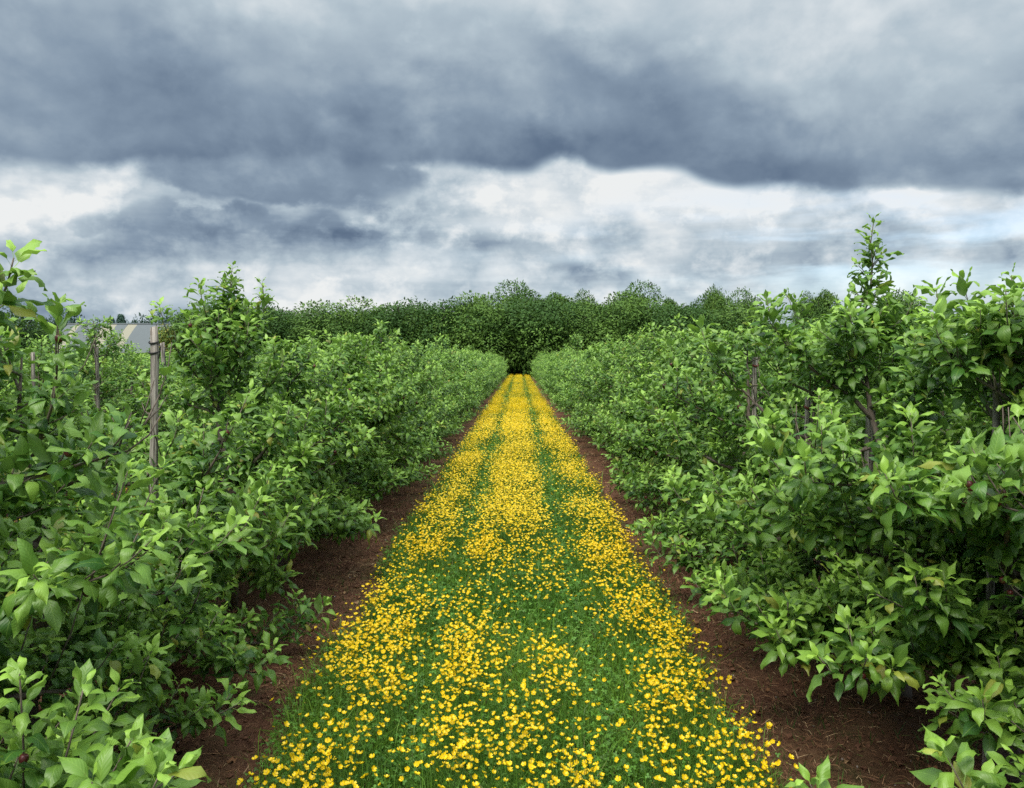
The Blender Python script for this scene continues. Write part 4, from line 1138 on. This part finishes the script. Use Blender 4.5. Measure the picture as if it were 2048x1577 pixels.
def build_wood():
    rng = np.random.default_rng(55)
    kinds = []
    for k in range(5):
        r = np.random.default_rng(300 + k)
        A = crown_leaves(r, 4.6, 4.2, 0.0, (5.6, 6.0, 5.4, 6.2, 5.8)[k], 17000, 0.22, lumps=30)
        A[:, 2] = np.maximum(A[:, 2], 0.05)
        kinds.append((A, (5.6, 6.0, 5.4, 6.2, 5.8)[k]))
    meshes = []
    for A, h in kinds:
        vv = rng.integers(0, NV, len(A)); lm = leaves_mesh('crown', A, 2, M_WOODLEAF, vv)
        meshes.append((lm, tree_wood(rng, h, 4.4).mesh('trunk', M_WOODBARK), h))
    back = []
    for k in range(4):
        r = np.random.default_rng(330 + k); h = 8.6
        A = crown_leaves(r, (5.6, 6.6, 4.6, 6.0)[k], 5, 1.6, h, 19000, 0.31, lumps=(22, 26, 18, 24)[k])
        A[:, 10] = np.clip(A[:, 10] + 0.22, 0, 1)
        back.append((leaves_mesh('crown', A, 2, M_WOODLEAF, r.integers(0, NV, len(A))), tree_wood(r, h, 5).mesh('trunk', M_WOODBARK), h))
    def put(kind, x, y, top, lab, grp, wsc=1.0):
        lm, tm, h = kind
        root = bpy.data.objects.new('wood_tree', None); col.objects.link(root); root.location = (x, y, -0.02); root.rotation_euler = (0, 0, rng.uniform(0, 6.28))
        s = top / h; root.scale = (s * wsc if s > 1 else wsc, s * wsc if s > 1 else wsc, s)
        tag(root, lab, 'tree', grp)
        link('trunk', tm, root); link('crown', lm, root, kind='stuff')
    def top(py, D): return CAM_H + (VPY - py) / FPX * D
    prof = [(300, 640), (480, 622), (560, 616), (650, 610), (720, 612), (800, 610), (900, 606), (960, 600), (1040, 604), (1120, 606), (1200, 604), (1300, 606), (1400, 610), (1500, 624), (1560, 640), (1620, 656), (1800, 664), (2300, 664)]
    X_ = np.array([p[0] for p in prof]); Y_ = np.array([p[1] for p in prof])
    D = 76.0
    for i, x in enumerate(np.arange(-29, 54, 2.6)):
        px = VPX + x / D * FPX
        lab, grp = 'dark bushy tree in the front line of the wood closing the orchard', 'front trees of the wood'
        put(meshes[i % 5], x + rng.normal(0, .3), D + rng.uniform(-0.6, 1.2), top(np.interp(px, X_, Y_), D) * rng.uniform(.93, 1.07), lab, grp, 1.12)
    for i, x in enumerate(np.arange(-28, 54, 3.5)):            # a filling line behind
        put(meshes[(i * 2 + 1) % 5], x, D + 5 + rng.uniform(-.5, .8), top(np.interp(VPX + x / 81 * FPX, X_, Y_) + 6, 81), 'dark tree in the second line of the wood, mostly hidden by the first', 'second line of the wood', 1.35)
    tall = [(975, 588, 'tree with a small round head at the left shoulder of the wood\'s high middle'),
            (1035, 574, 'broad rounded tree standing highest over the end of the flower path'),
            (1100, 572, 'tall tree with feathery twigs on top, just right of the path\'s end'),
            (1165, 586, 'yellowish green tree between the two high domes of the wood'),
            (1235, 582, 'domed tree right of the yellowish one, above the right row'),
            (1275, 576, 'smoothly rounded high tree in the right part of the wood'),
            (1335, 580, 'tree with an upright tuft beside the notch in the wood\'s outline'),
            (1405, 597, 'lower tree filling the notch right of the domed trees'),
            (1440, 563, 'pointed tall tree standing apart at the right end of the wood'),
            (1490, 588, 'round tree sloping down at the right end of the wood'),
            (1640, 565, 'loose crowned tree showing alone above the right apple row'),
            (1610, 588, 'small thin tree on the left of the lone loose crowned tree'),
            (1790, 575, 'tree behind the tallest apple tree, half hidden by its spire')]
    D = 91.0
    for i, (px, py, lab) in enumerate(tall):
        w = {1440: 0.5, 1610: 0.35, 1640: 0.55, 975: 0.7, 1165: 0.6, 1335: 0.5, 1405: 0.5, 1490: 0.6}.get(px, 0.85) * 1.15
        put(back[i % 4], (px - VPX) / FPX * D, D + rng.uniform(-1, 1), top(py + 5, D) * 0.98, lab, None, w)
    # left: a round green tree and a reddish green bush before it
    r = np.random.default_rng(350)
    def bush(name, px, py, D, w, h0, n, leaf, mat, lab, cat, age=0.0, yel=None):
        h = top(py, D)
        A = crown_leaves(r, w, w, h0, h, n, leaf, lumps=20); A[:, 10] = np.clip(A[:, 10] + age, 0, 1)
        if yel is not None: A[:, 12] = (r.random(len(A)) < yel) * 0.9
        root = bpy.data.objects.new(name, None); col.objects.link(root); root.location = ((px - VPX) / FPX * D, D, -0.02)
        tag(root, lab, cat)
        link('trunk', tree_wood(r, h, w).mesh('trunk', M_WOODBARK), root); link('crown', leaves_mesh('crown', A, 2, mat, r.integers(0, NV, len(A))), root, kind='stuff')
    bush('broadleaf_tree', 402, 598, 74, 5.4, 0.4, 20000, 0.24, M_WOODLEAF, 'round green tree left of the spired apple tree', 'tree', 0.25)
    bush('broadleaf_tree', 472, 612, 76, 5.0, 0.4, 15000, 0.22, M_WOODLEAF, 'darker tree joining the round green tree to the wood on the left', 'tree', 0.05)
    bush('bush', 344, 636, 73, 4.0, 0.2, 12000, 0.20, M_BUSHLEAF, 'reddish green bush between the shed roof and the round tree', 'bush', 0.0, 0.35)
    bush('broadleaf_tree', 35, 616, 50, 4.4, 0.4, 12000, 0.2, M_WOODLEAF, 'dark tree behind the leaves at the left edge of the orchard', 'tree', 0.0)
    # far away: dark trees, tinted blue for haze, on the horizon behind the shed
    fk = []
    for k in range(3):
        A = crown_leaves(np.random.default_rng(370 + k), 11, 9, 0.3, 10, 2600, 0.75, lumps=26)
        fk.append((leaves_mesh('crown', A, 2, M_HAZEDLEAF, rng.integers(0, NV, len(A))), tree_wood(rng, 10, 8).mesh('trunk', M_WOODBARK)))
    c = []
    rr = np.random.default_rng(380); m = 900; z = rr.random(m) ** 0.8; th = rr.uniform(0, 6.28, m); rad = (1 - z) * 2.1 + 0.15
    A = np.stack([rad * np.cos(th), rad * np.sin(th), 1 + z * 11], 1)
    A = np.concatenate([A, norm(np.stack([np.cos(th), np.sin(th), -0.5 + 0 * th], 1)), norm(np.stack([np.cos(th), np.sin(th), 1 + 0 * th], 1)), np.full((m, 1), .9), np.full((m, 1), .1), rr.random((m, 1)), np.zeros((m, 1))], 1)
    con = (leaves_mesh('crown', A, 2, M_HAZEDLEAF, rr.integers(0, 6, m)), tree_wood(rr, 12, 3).mesh('trunk', M_WOODBARK))
    D = 210.0
    far = [(60, 634, 0, 'far tree at the left edge of the horizon'), (100, 628, 1, 'far rounded tree left of the shed'), (135, 624, 2, 'far dark tree over the left end of the shed roof'), (172, 640, 0, 'low far tree over the left of the shed roof'),
           (215, 640, 1, 'low far tree over the middle of the shed roof'), (255, 624, 3, 'far pointed conifer over the shed roof'), (228, 630, 3, 'smaller far conifer left of the pointed one'),
           (278, 632, 0, 'far tree right of the conifer'), (308, 626, 2, 'far round tree over the right end of the shed roof'), (335, 638, 1, 'far tree next to the reddish bush')]
    for (px, py, k, lab) in far:
        h = top(py, D); root = bpy.data.objects.new('far_tree', None); col.objects.link(root); root.location = ((px - VPX) / FPX * D, D + rng.uniform(-4, 4), 0)
        lm, tm = con if k == 3 else fk[k]; s = h / (12.6 if k == 3 else 10.2); root.scale = (s * (1.0 if k == 3 else .7), s * (1.0 if k == 3 else .7), s)
        tag(root, lab, 'tree', None); link('trunk', tm, root); link('crown', lm, root, kind='stuff')
    # hedge line closing the horizon on both sides
    g = []
    for x in np.arange(-160, 161, 1.2):
        if -50 < x * 1.0 < 0 and False: continue
        n = 34; P = np.stack([x + rng.normal(0, 1.0, n), 196 + rng.normal(0, 1.0, n), rng.uniform(0.2, 7.0 + 2.0 * vnoise(x * .1, 0, 5), n)], 1)
        g.append(np.concatenate([P, norm(rng.normal(size=(n, 3))), norm(UP + rng.normal(0, .6, (n, 3))), np.full((n, 1), 1.1), np.full((n, 1), .1), rng.random((n, 1)), np.zeros((n, 1))], 1))
    A = np.concatenate(g)
    o = link('far_hedge', leaves_mesh('far_hedge', A, 2, M_HAZEDLEAF, rng.integers(0, NV, len(A))), kind='stuff')
    tag(o, 'dark haze-tinted belt of far woods along the horizon behind the shed', 'hedge', kind='stuff')
build_wood()

# ------------------------------------------------------------------ shed
def build_shed():
    D = 90.0
    xl = (134 - VPX) / FPX * D; xr = (352 - VPX) / FPX * D
    zr = CAM_H + (VPY - 649) / FPX * D; ye = D - 4.2; ze = 2.35
    root = bpy.data.objects.new('farm_shed', None); col.objects.link(root); root.location = (xl, D, 0)
    tag(root, 'long farm shed with a grey corrugated roof and pale rooflights behind the left rows', 'shed')
    W = xr - xl
    m_roof = plain('fibre_cement', (0.125, 0.145, 0.155), 0.9, 0.3, 3, 0.25); m_light = plain('rooflight_sheet', (0.26, 0.25, 0.19), 0.8, 0.4, 3, 0.15); m_wall = plain('shed_wall', (0.24, 0.27, 0.26), 0.8, 0.2, 2, 0.3)
    def sheet(x0, x1, side, mat, name, lift=0.0):
        n = max(3, int((x1 - x0) / 0.076)); xs = np.linspace(x0, x1, n); ts = np.linspace(0, 1, 7)
        X, Tt = np.meshgrid(xs, ts)
        # the slope rounds over at the ridge
        yy = -side * (4.25 * Tt); zz = zr - (zr - ze) * (Tt ** 1.12)
        Z = zz + 0.025 * (np.arange(n) % 2)[None, :] + lift
        v = np.stack([X, -yy * -1 * 1.0, Z], -1).reshape(-1, 3)
        i = np.arange(6)[:, None] * n; j = np.arange(n - 1)[None]
        f = np.stack([i + j, i + j + 1, i + n + j + 1, i + n + j], -1).reshape(-1, 4)
        link(name, raw_mesh(name, v, f if side > 0 else f[:, ::-1], mat), root)
    cuts = [0, 2.15, 2.95, 4.2, 5.7, 6.9, 8.0, W]
    lights = [(0.9, 1.5), (4.15, 5.6), (6.85, 7.9)]
    xs = 0.0
    seq = []
    for a, b in lights: seq.append((xs, a, 0)); seq.append((a, b, 1)); xs = b
    seq.append((xs, W, 0))
    for a, b, k in seq:
        sheet(a, b, 1, m_light if k else m_roof, 'rooflight' if k else 'roof_panel')
        sheet(a, b, -1, m_roof, 'roof_panel')
    g = Geo(); g.tube([[-0.05, 0, zr + 0.02], [W + 0.05, 0, zr + 0.02]], 0.11, 8); link('ridge_cap', g.mesh('ridge_cap', m_roof), root)
    g = Geo(); g.box((0.1, -4.05, 0), (W - 0.1, -3.95, ze - 0.05)); g.box((0.1, 3.95, 0), (W - 0.1, 4.05, ze - 0.05)); link('wall', g.mesh('wall', m_wall, False), root)
    for x in (0.05, W - 0.15):
        v = np.array([[x, -3.94, 0], [x, 3.94, 0], [x, 3.94, ze + .05], [x, 0, zr - 0.08], [x, -3.94, ze + .05]]); v = np.concatenate([v, v + [0.1, 0, 0]])
        bmv = [tuple(p) for p in v]; me = bpy.data.meshes.new('gable'); me.from_pydata(bmv, [], [(4, 3, 2, 1, 0), (5, 6, 7, 8, 9), (0, 1, 6, 5), (1, 2, 7, 6), (2, 3, 8, 7), (3, 4, 9, 8), (4, 0, 5, 9)])
        me.materials.append(m_wall); link('gable', me, root)
    g = Geo(); g.tube([[0, -4.32, ze - 0.06], [W, -4.32, ze - 0.06]], 0.06, 6); link('gutter', g.mesh('gutter', m_wall), root)
build_shed()
